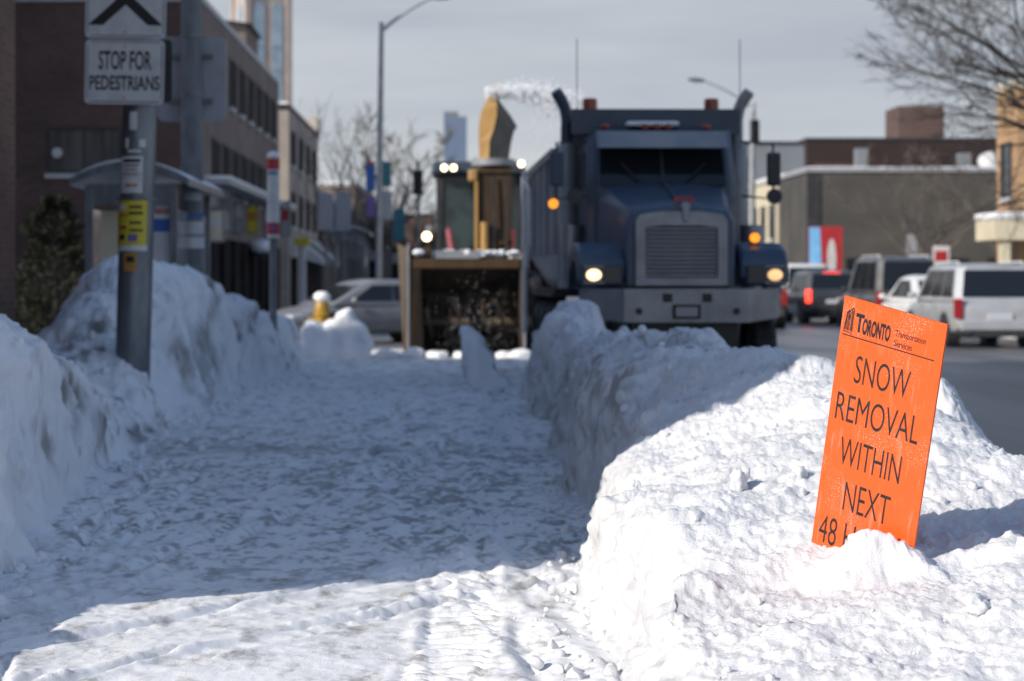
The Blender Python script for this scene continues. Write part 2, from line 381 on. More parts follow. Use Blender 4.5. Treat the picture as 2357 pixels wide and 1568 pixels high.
for (gx, gy, ga, gw, gd) in ((-.75,8.0,R(50),.035,.03),(-1.15,8.5,R(54),.03,.022),(-.40,8.6,R(58),.03,.022),(-1.95,9.5,R(93),.03,.025),(-1.72,9.5,R(92),.025,.018),(-1.5,10.5,R(78),.04,.02),(-1.2,11,R(80),.04,.02),(.2,12,R(95),.05,.018),(-.1,13,R(94),.05,.018)):
    c_, s_ = math.cos(ga), math.sin(ga); d_ = -(X-gx)*s_ + (Y-gy)*c_ + .05*fbm(Y*1.2, X*0, X*0, 2, int(gx*50)+99); br_ = ss((vnoise(((X-gx)*c_+(Y-gy)*s_)*2.2, X*0, X*0, int(gy*10))+.5)/.5)
    Z += 1.15*br_*(-gd*np.exp(-(d_/gw)**2) + gd*.32*np.exp(-((np.abs(d_)-gw*2)/gw)**2)*(1+.6*fbm(X*22, Y*22, X*0, 2, 55)))
tag(grid_obj('sidewalk', X, Y, Z, M['packed'], dirt=dirt_and_sun), kind='structure')

# snowbank between the pavement and the road (the orange sign stands in it)
ty = np.array([4.2, 5.5, 6.2, 7.0, 8.0, 9.0, 10.0, 11.0, 12.0, 13.0, 14.5, 16.0, 18., 19.5, 21., 22.3, 23.5, 25., 27., 29., 31.])
txf= np.array([.44, .48, .50, .51, .55, .63, .70, .74, .78, .81, .78, .88, .98, .98, .84, .78, .86, .95, 1.0, 1.0, 1.0])
tzw= np.array([.05, .13, .25, .365, .44, .45, .42, .50, .60, .62, .66, .68, .66, .70, .80, .86, .7, .5, .35, .2, .02])
txc= np.array([2.2, 2.2, 2.15,2.1, 2.15,2.15,2.0, 1.95,1.9, 1.95,1.95,1.75,1.6, 1.45,1.36,1.36,1.3, 1.3, 1.3, 1.3, 1.3])
tzc= np.array([.15, .30, .42, .525, .675, .79, .88, .93, .95, .95, .98, .93, .90, .92,1.02,1.13,1.0, .75, .5, .3, .03])
txr= np.array([3.9, 3.8, 3.7, 3.6, 3.5, 3.3, 3.15,3.0, 2.9, 2.9, 2.85,2.7, 2.4, 2.15,2.05,1.95,1.62,1.5, 1.45,1.4, 1.38])
def right_bank(X, Y):
    z0 = X*0
    f = lambda t: np.interp(Y, ty, t)
    xf = f(txf) + (.07+.09*ss((Y-10.5)/2))*fbm(Y*1.3, z0, z0, 3, 3) + .04*vnoise(Y*6, z0+2, z0, 8)
    zw, xc, zc, xr = f(tzw), f(txc)+.12*vnoise(Y*.9, z0+5, z0, 4), f(tzc), f(txr)+.12*fbm(Y*1.1, z0+9, z0, 3, 6)
    zw = zw*(1+.18*fbm(Y*1.6, z0+3, z0, 3, 12))
    far = ss((Y-9.5)/4)
    zc = zc*(1 + (.02+.05*far)*fbm(Y*1.1, z0+4, z0, 3, 13))
    t = (X-xf)
    crumb = .13 + .18*ss((vnoise(Y*2.2, z0, z0, 17)+.2)) + .10*ss((7.6-Y)/1.5) + .16*ss((Y-10)/3)*(.6+.6*vnoise(Y*.9, z0, z0, 18))
    wall = zw*ss(t/crumb)**.8
    rise = (zc-zw)*np.sin(np.clip((t-.05)/(xc-xf), 0, 1)*math.pi/2)
    fall = 1 - ss((X-xc-.05)/(xr-xc))
    z = (wall+rise)*fall
    z = z + far*np.where(t > .03, (.11*fbm(X*1.7, Y*1.2, z0, 4, 51, .55) - .02)*ss(t/.25)*fall, 0)
    return z - .10*(1-ss((t+.15)/.15)) - .12*(ss((X-xr+.15)/.2)), t
ys = rows(4.3, 31, .0021)
u = np.concatenate([np.linspace(-.28, .30, 110, endpoint=False), np.linspace(.30, 1, 230, endpoint=False)*1.0])
f_xf = np.interp(ys, ty, txf); f_xc = np.interp(ys, ty, txc); f_xr = np.interp(ys, ty, txr)
Xa = f_xf[:, None] + np.linspace(-.28, .32, 120)[None, :]
tb = np.linspace(0, 1, 230)[None, 1:]; Xb = (f_xf[:, None]+.32) + (f_xc[:, None]-f_xf[:, None]-.32+.15)*tb
tcx = np.linspace(0, 1, 110)[None, 1:]; Xc = (f_xc[:, None]+.15) + (f_xr[:, None]+.25-f_xc[:, None]-.15)*tcx
X = np.concatenate([Xa, Xb, Xc], 1); Y = np.repeat(ys[:, None], X.shape[1], 1)
Z, T = right_bank(X, Y)
# snow heaped at the foot of the sign and the hollow behind it
def bump(cx, cy, rx, ry, h, p=1.0): return h*np.exp(-(((X-cx)/rx)**2+((Y-cy)/ry)**2)**p)
Z += bump(1.415, 6.88, .15, .11, .135) + bump(1.33, 6.92, .05, .06, .04) + bump(1.57, 6.80, .08, .08, .05) - bump(1.16, 6.9, .42, .42, .05) - bump(1.68, 6.72, .09, .15, .05)
Z -= bump(1.95, 7.25, .28, .28, .06)
Z += bump(2.62, 10.4, .20, .30, .42, 2) + bump(2.45, 7.9, .25, .25, .08) + bump(2.35, 6.5, .25, .2, .05)
Z += bump(1.93, 10.9, .09, .10, .05) + bump(1.15, 13.2, .35, .7, .14) + bump(1.45, 16.2, .25, .5, .06) - bump(2.05, 14.8, .35, .9, .07)
onb = ss((T+.02)/.06)
near = 1 - ss((Y-12)/6)
D = onb*(.045*fbm(X*2.2, Y*2.2, Z*2.2, 4, 61) + .013*fbm(X*7+Y*2, Y*5, Z*7, 4, 71, .5) + .0095*fbm(X*28, Y*28, Z*28, 3, 81, .6))
D += onb*(.75*lumps(X, Y, .22, .010, .045, .36, 91) + .7*lumps(X+3, Y+1, .08, .005, .020, .42, 101)*(.4+.6*near) + .55*lumps(X+7, Y+5, .5, .03, .10, .30, 111) + (1-near)*.6*lumps(X+1, Y+8, .42, .04, .11, .40, 117))
wallm = ss((T+.03)/.05)*(1-ss((T-.10)/.15))
D *= 1-.55*wallm
D += wallm*(.035*fbm(X*5, Y*5, Z*8, 4, 121) - .02 + .02*fbm(X*14, Y*14, Z*14, 3, 131))
D += near*(1-onb)*ss((T+.2)/.15)*1.2*lumps(X, Y, .10, .01, .045, .55, 141)
Xd, Yd, Zd = displace(X, Y, Z, D)
dn = .6*fbm(X*3.2, Y*3.2, Z*2.2, 4, 441, .6) + .6*fbm(X*15, Y*15, Z*11, 3, 443, .6)
dirt = ss((dn-.35)/.6)*(.12+.6*wallm) * ss((Y-6)/3)
dirt = np.maximum(dirt, ss((dn-.55)/.45)*.7*onb*ss((Y-9)/4))
dirt = np.maximum(dirt, (.10+.16*ss((dn+.3)/.8))*ss((T+.12)/.1)*(1-ss((T-.10)/.22)))  # brown dirt of the cut face, deepened to dim its sunlit wall
for (cx, cy, rx, ry, a_) in ((.93,14.2,.16,1.5,.9),(1.06,12.6,.2,.6,.6),(.95,19.0,.16,1.2,.9),(1.62,15.2,.22,.6,.8),(1.9,14.6,.2,.5,.5),(2.5,9.4,.3,.5,.35),(1.2,21.6,.25,.5,.4),(.68,10.8,.08,.5,.7)):
    dirt = np.maximum(dirt, a_*np.exp(-((X-cx)/rx)**2-((Y-cy)/ry)**2)*ss((dn+.35)/.7))
bank_r = grid_obj('snow_bank', Xd, Yd, Zd, M['snow'], dirt=dirt)
tag(bank_r, 'long lumpy snowbank between the cleared pavement and the road, holding the orange sign', 'snowbank')
from mathutils.bvhtree import BVHTree
def surf_z(x, y):
    "height of the bank's own surface at x, y"
    d2 = (Xd-x)**2 + (Yd-y)**2; return float(Zd.flat[int(np.argmin(d2))])

# snowbank on the building side
ly = np.array([5.0, 6.5, 8.0, 9.5, 11., 12., 13.5, 15., 16.5, 17.8, 19., 20.5, 22.5, 24.5, 26., 28., 30., 32., 33.4, 34.4])
lxf= np.array([-2.3,-2.27,-2.22,-2.2,-2.26,-2.36,-2.48,-2.58,-2.68,-2.76,-2.82,-2.78,-2.74,-2.66,-2.64,-2.62,-2.55,-2.46,-2.42,-2.45])
lzw= np.array([.30,.36,.38,.40,.66,.82,.74,.52,.30,.14,.22,.50,.92,1.20,.86,1.0,.82,.74,.62,.05])
lzc= np.array([.62,.76,.78,.86,1.2,1.30,1.14,.80,.48,.26,.56,1.08,1.68,1.60,1.02,1.22,.98,.84,.74,.08])
ldc= np.array([1.2,1.15,1.1,.9,.7,.62,.62,.62,.62,.7,.8,.9,.95,.75,.55,.5,.5,.5,.45,.4])
lwd= np.array([1.,1.,1.,1.,1.,1.1,1.1,1.,1.,1.1,1.2,1.2,1.2,1.1,1.,.9,.9,.9,.9,.8])
ys = rows(4.8, 34.8, .0026)
d = np.concatenate([np.linspace(-.3, .35, 100), np.linspace(.35, 1.6, 150)[1:], np.linspace(1.6, 4.2, 60)[1:]])
f = lambda t: np.interp(ys, ly, t)[:, None]
Dd = np.repeat(d[None, :], len(ys), 0); Y = np.repeat(ys[:, None], len(d), 1)
X = f(lxf) - Dd
z0 = X*0
foot = .07*fbm(Y*1.2, z0, z0, 3, 203) + .03*vnoise(Y*5, z0, z0, 207)
T = Dd + foot + .05*ss((Y-17)/4)*(vnoise(Y*1.1, z0+8, z0, 219))
zw = f(lzw)*(1+.12*fbm(Y*1.3, z0+2, z0, 3, 211)); zc = f(lzc)
Z = zw*ss(T/(.16+.12*ss(vnoise(Y*1.7, z0, z0, 213)+.3)+.16*ss((Y-17)/4))) + (zc-zw)*np.sin(np.clip((T-.04)/f(ldc), 0, 1)*math.pi/2)
Z = .34 + (Z-.34)*(1-ss((T-f(ldc)-.1)/f(lwd)))*1.0 if False else Z*(1-.78*ss((T-f(ldc)-.12)/f(lwd)))
Z -= .12*(1-ss((T+.12)/.13))
onb = ss((T+.02)/.08)
D = onb*(.07*fbm(X*1.6, Y*1.3, Z*1.6, 4, 221) + .032*fbm(X*5, Y*5, Z*5, 4, 231, .6) + .8*lumps(X, Y, .34, .02, .09, .33, 241)*(.5+.5*ss((15-Y)/4)) + .6*lumps(X+2, Y, .12, .01, .03, .35, 251))
D -= onb*.05*np.maximum(0, vnoise(X*2.6, Y*2.2, Z*2.6, 261)-.45)*2
D += ss((T+.05)/.06)*(1-ss((T-.15)/.2))*.035*fbm(X*5, Y*3, Z*2, 4, 271)
Xl, Yl, Zl = displace(X, Y, Z, D)
dn = fbm(X*2.2, Y*1.6, Z*1.6, 4, 451, .6); dn2 = fbm(X*7, Y*5, Z*5, 3, 453, .6)
dirt = ss((dn2-.62)/.35)*.35*onb*ss((dn+.5)/.6) + ss((dn-.35)/.5)*onb*.38*ss((T+.1)/.2)*(1-ss((T-.8)/.4)) + ss((dn-.6)/.5)*.45*onb
for (cx, cy, cz, r_, a_) in ((-2.6,24.6,1.15,.5,.95),(-2.65,23.4,.8,.5,.9),(-2.7,22.2,.5,.5,.7),(-2.55,26.3,.8,.3,.6),(-2.5,28.5,.7,.3,.5),(-2.3,13.6,.7,.18,.7),(-2.6,17.5,.7,.2,.8),(-2.75,20.5,.95,.2,.7)):
    dirt = np.maximum(dirt, a_*np.exp(-(((X-cx)/r_)**2+((Y-cy)/(r_*2.2))**2+((Z-cz)/r_)**2))*ss((dn+.4)/.8))
bank_l = grid_obj('snow_bank', Xl, Yl, Zl, M['snow_left'], dirt=dirt)
tag(bank_l, 'tall shaded snowbank heaped along the building side around the grey sign pole', 'snowbank')

# ------------------------------------------------------------------ the orange notice
def coroplast():
    m = principled('orange_corrugated_plastic', (.76,.105,.014), .42); t = m.node_tree; b = t.nodes['Principled BSDF']
    tcn = N(t, 'ShaderNodeTexCoord')
    n1 = N(t, 'ShaderNodeTexNoise'); n1.inputs['Scale'].default_value = 1.0; n1.inputs['Detail'].default_value = 6; n1.inputs['Roughness'].default_value = .6
    mp = N(t, 'ShaderNodeMapping'); mp.inputs['Scale'].default_value = (38, 5, 1); t.links.new(tcn.outputs['Object'], mp.inputs[0]); t.links.new(mp.outputs[0], n1.inputs['Vector'])
    n2 = N(t, 'ShaderNodeTexNoise'); n2.inputs['Scale'].default_value = 5.5; n2.inputs['Detail'].default_value = 3; t.links.new(tcn.outputs['Object'], n2.inputs['Vector'])
    n3 = N(t, 'ShaderNodeTexNoise'); n3.inputs['Scale'].default_value = 210; n3.inputs['Detail'].default_value = 3; t.links.new(tcn.outputs['Object'], n3.inputs['Vector'])
    # long pale scuffs
    r1 = N(t, 'ShaderNodeMapRange'); r1.inputs[1].default_value = .57; r1.inputs[2].default_value = .80; r1.inputs[3].default_value = 0; r1.inputs[4].default_value = .34; t.links.new(n1.outputs['Fac'], r1.inputs[0])
    # frost grains where the frost has taken
    r2 = N(t, 'ShaderNodeMapRange'); r2.inputs[1].default_value = .50; r2.inputs[2].default_value = .68; t.links.new(n2.outputs['Fac'], r2.inputs[0])
    r3 = N(t, 'ShaderNodeMapRange'); r3.inputs[1].default_value = .57; r3.inputs[2].default_value = .66; r3.inputs[4].default_value = .8; t.links.new(n3.outputs['Fac'], r3.inputs[0])
    mul = N(t, 'ShaderNodeMath', operation='MULTIPLY'); t.links.new(r2.outputs[0], mul.inputs[0]); t.links.new(r3.outputs[0], mul.inputs[1])
    mx_ = N(t, 'ShaderNodeMath', operation='MAXIMUM'); t.links.new(r1.outputs[0], mx_.inputs[0]); t.links.new(mul.outputs[0], mx_.inputs[1])
    mix = N(t, 'ShaderNodeMix', data_type='RGBA'); mix.inputs[6].default_value = (.76,.105,.014,1); mix.inputs[7].default_value = (.86,.60,.50,1)
    t.links.new(mx_.outputs[0], mix.inputs[0]); t.links.new(mix.outputs[2], b.inputs['Base Color'])
    wv = N(t, 'ShaderNodeTexWave', wave_type='BANDS', bands_direction='X'); wv.inputs['Scale'].default_value = 32; t.links.new(tcn.outputs['Object'], wv.inputs['Vector'])
    bp = N(t, 'ShaderNodeBump'); bp.inputs['Strength'].default_value = .35; bp.inputs['Distance'].default_value = .0012
    t.links.new(wv.outputs['Fac'], bp.inputs['Height']); t.links.new(bp.outputs[0], b.inputs['Normal'])
    return m
M['coro'] = coroplast()
TL = P(1945, 680, 6.91); TR = P(2181, 747, 6.65); BL = P(1865, 1248, 7.155)
A = (TR-TL); SW = A.length; A.normalize(); SB = (BL-TL).length
B = BL-TL; B = (B - A*B.dot(A)).normalized(); NN = B.cross(A).normalized()
if NN.y > 0: NN = -NN
SH = 1.08
sign = empty('notice_board', TL, label='orange corrugated plastic snow removal notice stuck leaning in the lit snowbank', cat='sign')
sign.rotation_mode = 'QUATERNION'
rot = Matrix((A, -B, NN)).transposed(); sign.rotation_quaternion = rot.to_quaternion()   # local x right, y up, z towards the viewer
mb = MB(); nfl = 105
# serrated cut edge along the top: flutes
top = [(SW*i/nfl, -.0012*(i % 2)) for i in range(nfl+1)]
mb.prism([(0,-SH)] + [(SW,-SH)] + top[::-1], -.009, 0, 'z')
mb.build('board', M['coro'], sign)
def on_board(a, b): b = b - .042*b*(1-b); return (a*SW, -b*SB, .0009)
tx = MB()
def line(mbx, pts, wd):
    for p, q in zip(pts[:-1], pts[1:]):
        p = Vector((p[0]*SW, -p[1]*SB, 0)); q = Vector((q[0]*SW, -q[1]*SB, 0)); d = (q-p).normalized(); nn = Vector((-d.y, d.x, 0))*wd/2; e = d*wd*.4
        mbx.add([(*((p-e-nn).xy), .0009), (*((q+e-nn).xy), .0009), (*((q+e+nn).xy), .0009), (*((p-e+nn).xy), .0009)], [(0,1,2,3)])
for body, a0, a1, b0, b1, off in (('SNOW', .197, .735, .329, .219, -.006), ('REMOVAL', .062, .885, .490, .380, -.006), ('WITHIN', .16, .768, .660, .551, -.006),
                                  ('NEXT', .262, .718, .829, .718, -.006), ('48 HOURS', .058, .93, .983, .874, -.006)):
    put_text(tx, body, a0, a1, b0, b1, on_board, off)
put_text(tx, 'T', .139, .222, .1295, .0545, on_board, .035)
put_text(tx, 'ORONTO', .212, .487, .1335, .0665, on_board, .042)
put_text(tx, 'Transportation', .534, .828, .1085, .0765, on_board, .003)
put_text(tx, 'Services', .534, .708, .1415, .1155, on_board, .003)
line(tx, [(.027, .147), (.924, .147)], .0042)
line(tx, [(.034,.128),(.050,.060),(.066,.050),(.070,.058),(.098,.040),(.106,.0375),(.113,.046),(.113,.131)], .0030)   # two curved towers over a low slab
line(tx, [(.050,.060),(.048,.128)], .0024); line(tx, [(.070,.058),(.070,.128)], .0030); line(tx, [(.060,.056),(.058,.122),(.070,.128)], .0020)
line(tx, [(.083,.062),(.081,.128)], .0024); line(tx, [(.070,.090),(.083,.062),(.095,.055),(.098,.040)], .0024); line(tx, [(.095,.055),(.096,.128)], .0022); line(tx, [(.104,.05),(.104,.128)], .0018)
line(tx, [(.030,.1345),(.085,.1345),(.117,.1395)], .0030); line(tx, [(.034,.128),(.044,.1345)], .002)
tx.build('lettering', M['ink'], sign, fixn=False)

# ------------------------------------------------------------------ clods and blocks of snow
rng = random.Random(7)
def clod(name, c, r, sq, label, group=None, m='snow', rough=.35, seed=1, sub=4, flat=1.0):
    bm = bmesh.new(); bmesh.ops.create_icosphere(bm, subdivisions=sub, radius=1)
    co = np.array([v.co[:] for v in bm.verts]); k = 1 + rough*fbm(co[:,0]*1.2, co[:,1]*1.2, co[:,2]*1.2+seed*9, 4, seed) + .25*rough*fbm(co[:,0]*5, co[:,1]*5, co[:,2]*5, 3, seed+5)
    for v, kk in zip(bm.verts, k): v.co = Vector((v.co.x*r*kk*sq[0], v.co.y*r*kk*sq[1], v.co.z*r*kk*sq[2]))
    me = bpy.data.meshes.new(name); bm.to_mesh(me); bm.free(); me.materials.append(M[m]); me.shade_smooth()
    o = bpy.data.objects.new(name, me); COL.objects.link(o); o.location = c
    return tag(o, label, 'snow clod', group)
def at_bank(x, y, lift): return (x, y, surf_z(x, y) + lift)
clod('snow_clod', at_bank(1.15, 8.1, .02), .055, (.75,.8,1.25), 'grey icy snow clod standing up on the lit bank left of the orange notice', rough=.4, seed=3)
clod('snow_clod', at_bank(1.385, 8.05, .01), .036, (1,.9,.9), 'small round pale clod just right of the grey icy upright clod', rough=.35, seed=5)
clod('snow_clod', at_bank(.80, 8.9, .01), .035, (.8,.8,1.3), 'small white lump catching sun on the shade line of the bank', rough=.4, seed=8)
clod('snow_clod', at_bank(2.03, 6.75, .01), .10, (1.3,.8,.8), 'dirty grey crusted clod low on the bank right of the orange notice', rough=.5, seed=12)
clod('snow_clod', at_bank(1.62, 6.2, .01), .042, (1,.9,.9), 'pale angular clod below the right edge of the orange notice', rough=.5, seed=15)
def scatter(par, pts, name, m, seed):
    rg = random.Random(seed); tpl = []
    for k in range(7):
        bm = bmesh.new(); bmesh.ops.create_icosphere(bm, subdivisions=2, radius=1); co = np.array([v.co[:] for v in bm.verts])
        q = np.ones(len(co))
        for _ in range(5):                                         # flat broken faces
            nv_ = np.array([rg.gauss(0,1), rg.gauss(0,1), rg.gauss(0,1)]); nv_ /= np.linalg.norm(nv_); dpt = co@nv_; cut = rg.uniform(.45,.8); q = np.where(dpt*q > cut, cut/np.maximum(dpt, 1e-3), q)
        q *= 1+.12*fbm(co[:,0]*3, co[:,1]*3, co[:,2]*3+k, 3, seed+k)
        tpl.append((co*q[:,None], [tuple(v.index for v in f_.verts) for f_ in bm.faces])); bm.free()
    mb = MB()
    for x, y, z, r in pts:
        co, fs = tpl[rg.randrange(7)]; e_ = Euler((rg.uniform(0,6), rg.uniform(0,6), rg.uniform(0,6))).to_matrix(); e_ = np.array(e_)*np.array([rg.uniform(.7,1.2), rg.uniform(.7,1.2), rg.uniform(.6,1.0)])
        mb.add((co@e_.T)*r+np.array([x, y, z+r*.12]), fs)
    o = mb.build(name, M[m], par, smooth=True, fixn=False); o['kind'] = 'stuff'; return o
rg = random.Random(77); pts = []
rows_, cols_ = Xd.shape
while len(pts) < 420:
    i, j = rg.randrange(rows_), rg.randrange(30, cols_-5); x, y, z = float(Xd[i,j]), float(Yd[i,j]), float(Zd[i,j])
    if z < .03 or (1.15 < x < 1.8 and 6.5 < y < 7.4): continue
    pts.append((x, y, z, .006+.026*rg.random()**3 + (.02 if y > 12 else 0)*rg.random()))
for _ in range(150):
    y = 6.2+rg.random()**2*12; x = float(np.interp(y, ty, txf)) - .02 - abs(rg.gauss(0,.13)); pts.append((x, y, .01, .008+.035*rg.random()**2.5))
scatter(bank_r, pts, 'loose_chunks', 'snow', 5)
pts = []; rows_, cols_ = Xl.shape
while len(pts) < 260:
    i, j = rg.randrange(rows_), rg.randrange(45, 230); x, y, z = float(Xl[i,j]), float(Yl[i,j]), float(Zl[i,j])
    if z < .03: continue
    pts.append((x, y, z, .012+.05*rg.random()**3))
for _ in range(220):
    y = 8+rg.random()*24; x = float(np.interp(y, ly, lxf)) + .03 + abs(rg.gauss(0,.16)); pts.append((x, y, .01, .01+.05*rg.random()**2.5))
scatter(bank_l, pts, 'loose_chunks', 'snow_left', 6)
# upright slab left standing on the pavement, and the boulders by the hydrant
def slab(name, poly, y0, th, label, cat, m):
    bm = bmesh.new(); vs = [bm.verts.new((x, -th/2, z)) for x, z in poly]; fc = bm.faces.new(vs)
    ex = bmesh.ops.extrude_face_region(bm, geom=[fc]); [v.co.__setitem__(1, th/2) for v in ex['geom'] if isinstance(v, bmesh.types.BMVert)]
    bmesh.ops.recalc_face_normals(bm, faces=bm.faces)
    bmesh.ops.triangulate(bm, faces=bm.faces); bmesh.ops.subdivide_edges(bm, edges=bm.edges, cuts=5, use_grid_fill=True)
    for _ in range(2): bmesh.ops.smooth_vert(bm, verts=bm.verts, factor=.5, use_axis_x=True, use_axis_y=True, use_axis_z=True)
    co = np.array([v.co[:] for v in bm.verts]); n = .075*fbm(co[:,0]*4, co[:,1]*4, co[:,2]*4+y0, 4, int(y0*3))
    bm.normal_update()
    for v, k in zip(bm.verts, n): v.co += v.normal*k
    me = bpy.data.meshes.new(name); bm.to_mesh(me); bm.free(); me.materials.append(M[m]); me.shade_smooth()
    o = bpy.data.objects.new(name, me); COL.objects.link(o); o.location = (0, y0, 0)
    return tag(o, label, cat)
def poly_at(pts, y): return [(P(u, v, y).x, P(u, v, y).z) for u, v in pts]
slab('snow_slab', poly_at([(1092,915),(1058,755),(1078,758),(1108,786),(1138,806),(1152,860),(1172,880),(1180,915)], 26), 26, .3, 'pointed slab of snow standing on the pavement before the snow blower', 'snow block', 'snow_left')
slab('snow_slab', poly_at([(690,850),(694,765),(712,742),(742,748),(780,728),(806,712),(848,765),(852,835),(812,850)], 34.9), 34.9, .7, 'cut block of snow packed around the yellow hydrant', 'snow block', 'snow_clean')
rb = [(-1.25,35.75,.12), (-1.0,35.85,.10), (-1.55,35.8,.09), (-.35,35.9,.11), (.1,35.85,.09), (1.15,35.8,.13), (-.75,35.9,.13), (.85,35.85,.1)]
lb = ['rounded', 'small flat', 'broken', 'largest middle', 'low grey', 'squarish', 'wide', 'narrow']
for i, (x, y, r) in enumerate(rb):
    clod('snow_chunk', (x, y, r*.4), r, (1.5,1,.8), 'sunlit snow chunk fallen along the lip of the yellow snow blower', 'snow chunks along the blower lip', m='snow_clean', seed=20+i, sub=3)

# ------------------------------------------------------------------ poles with signs on the building side
py = 19.5; px0 = P(305, 850, py).x
pole = empty('sign_pole', (px0, py, .3), label='thick grey steel pole plastered with posters, standing in the tall snowbank', cat='pole')
mb = MB(); tiltx = (322-305)/300/ (612/300)
def pole_x(z): return tiltx*(z-.53)
pts = [(pole_x(z)-0, 0, z-.3) for z in (.3, 1.2, 2.6, 4.2, 6.2)]
mb.tube(pts, [.172,.171,.168,.165,.16], 10); mb.build('post', M['galv'], pole, smooth=True)
def on_pole(u0, u1, v0, v1, name, m, rad=.176, parent=pole, base=(px0, py, .3), yy=py, xf=pole_x, wrap=True):
    "a paper wrapped on the front of the pole"
    mb = MB(); n = 6; zt, zb = P(0, v0, yy-.13).z, P(0, v1, yy-.13).z
    xa, xb = P(u0, 0, yy-.13).x, P(u1, 0, yy-.13).x
    vs = []
    for z in (zb, zt):
        cx = base[0] + xf(z)
        for k in range(n+1):
            x = xa + (xb-xa)*k/n + (xf(z)-xf((zb+zt)/2)); dx = max(-.99, min(.99, (x-cx)/rad)); vs.append((x-base[0], -rad*math.sqrt(1-dx*dx)-.002, z-base[2]))
    mb.add(vs, [(k, k+1, n+1+k+1, n+1+k) for k in range(n)])
    o = mb.build(name, m, parent, fixn=False); sl = o.modifiers.new('th', 'SOLIDIFY'); sl.thickness = .002; sl.offset = 1
    return o
p1 = on_pole(279, 330, 360, 445, 'poster', M['paper']); p1['label'] = 'white paper notice with dark heading'
p2 = on_pole(268, 338, 462, 565, 'poster', M['yellow']); p2['label'] = 'yellow poster with small dark print'
p3 = on_pole(287, 316, 583, 625, 'tag', M['tag_orange'])
for (u0,u1,v0,v1,m,par) in ((286,325,367,374,'black',p1),(288,322,380,383,'ink',p1),(288,318,390,392,'ink',p1),(288,320,400,402,'ink',p1),(290,318,424,430,'tag_orange',p1),
                        (275,290,470,485,'paper',p2),(300,328,474,480,'black',p2),(298,330,488,494,'black',p2),(276,296,494,497,'red',p2),(300,326,510,516,'black',p2),(276,292,520,528,'red',p2),(300,330,528,533,'ink',p2),(296,318,540,556,'purple',p2),(275,288,540,552,'black',p2),
                        (292,311,590,604,'black',p3)):
    on_pole(u0, u1, v0, v1, 'print', M[m], rad=.180, parent=par)
for (u0,u1,v0,v1,m) in ((300,318,258,300,'sign_white'),(290,298,318,342,'sign_white'),(322,336,322,340,'sign_white'),(268,338,565,578,'sign_white'),(296,326,345,352,'paper')):
    on_pole(u0, u1, v0, v1, 'sticker', M[m])
on_pole(262, 356, 455, 459, 'strap', M['galv'], rad=.182)
for dz in (1.92, 3.55): pass
# the two regulatory signs bolted to the pole
def plate(mb, x0, x1, z0, z1, y, r=.05, th=.004, n=5):
    pts = []
    for cx, cz, a0 in ((x1-r, z1-r, 0), (x0+r, z1-r, 90), (x0+r, z0+r, 180), (x1-r, z0+r, 270)):
        for k in range(n+1): a = R(a0+90*k/n); pts.append((cx+r*math.cos(a), cz+r*math.sin(a)))
    mb.prism(pts, y, y+th, 'y')
def reg_sign(name, u0, u1, v0, v1, yy, label, cat, tilt):
    c = P((u0+u1)/2, (v0+v1)/2, yy); s_ = F/yy; wd, ht = (u1-u0)/s_, (v1-v0)/s_
    t = empty(name, c, label=label, cat=cat); t.rotation_euler = (0, R(tilt), R(-4))
    mb = MB(); plate(mb, -wd/2, wd/2, -ht/2, ht/2, 0, .045); mb.build('plate', M['sign_white'], t)
    bd = MB()
    # black border line
    for k, off in ((0, .018),):
        o_, i_ = off, off+.010
        for x0, x1, z0, z1 in ((-wd/2+.045, wd/2-.045, ht/2-i_, ht/2-o_), (-wd/2+.045, wd/2-.045, -ht/2+o_, -ht/2+i_), (-wd/2+o_, -wd/2+i_, -ht/2+.045, ht/2-.045), (wd/2-i_, wd/2-o_, -ht/2+.045, ht/2-.045)):
            bd.box(x0, x1, -.0025, -.0015, z0, z1)
    bd.build('border', M['galv'], t)
    bt = MB()
    for z in (ht/2-.06, -ht/2+.06): bt.tube([(0,-.012,z),(0,.0,z)], .011, 8)
    bt.build('bolt', M['tag_orange'], t)
    return t, wd, ht
t, wd, ht = reg_sign('stop_sign', 194, 379, 92, 240, py-.20, 'white sign reading STOP FOR PEDESTRIANS on the grey pole', 'sign', 1.2)
tx = MB(); fn = lambda a, b: (a, -.002, b)
put_text(tx, 'STOP FOR', -wd*.33, wd*.34, .020*1, ht*.33, fn, .02); put_text(tx, 'PEDESTRIANS', -wd*.44, wd*.445, -ht*.285, -ht*.055, fn, .02)
tx.build('lettering', M['black'], t, fixn=False)
t, wd, ht = reg_sign('crossing_sign', 196, 384, -98, 88, py-.195, 'white pedestrian crossing sign with a large black X above the worded sign', 'sign', 1.2)
xb = MB()
for sgn in (-1, 1):
    a, b_ = Vector((-sgn*wd*.37, 0, -ht*.34)), Vector((sgn*wd*.37, 0, ht*.34)); d = (b_-a).normalized(); 
    hw = .074
    xb.add([(a.x-hw, -.002-.0006*(sgn>0), a.z), (a.x+hw, -.002-.0006*(sgn>0), a.z), (b_.x+hw, -.002-.0006*(sgn>0), b_.z), (b_.x-hw, -.002-.0006*(sgn>0), b_.z)], [(0,1,2,3)])
xb.build('cross', M['black'], t, fixn=False)
c = P(352, 165, py+.21); t = empty('rear_sign', c, label='dark back of a sign facing the other way behind the worded white sign', cat='sign')
mb = MB(); s_ = F/(py+.21); plate(mb, -48/s_, 44/s_, -72/s_, 74/s_, 0, .045); mb.build('plate', M['dark'], t)

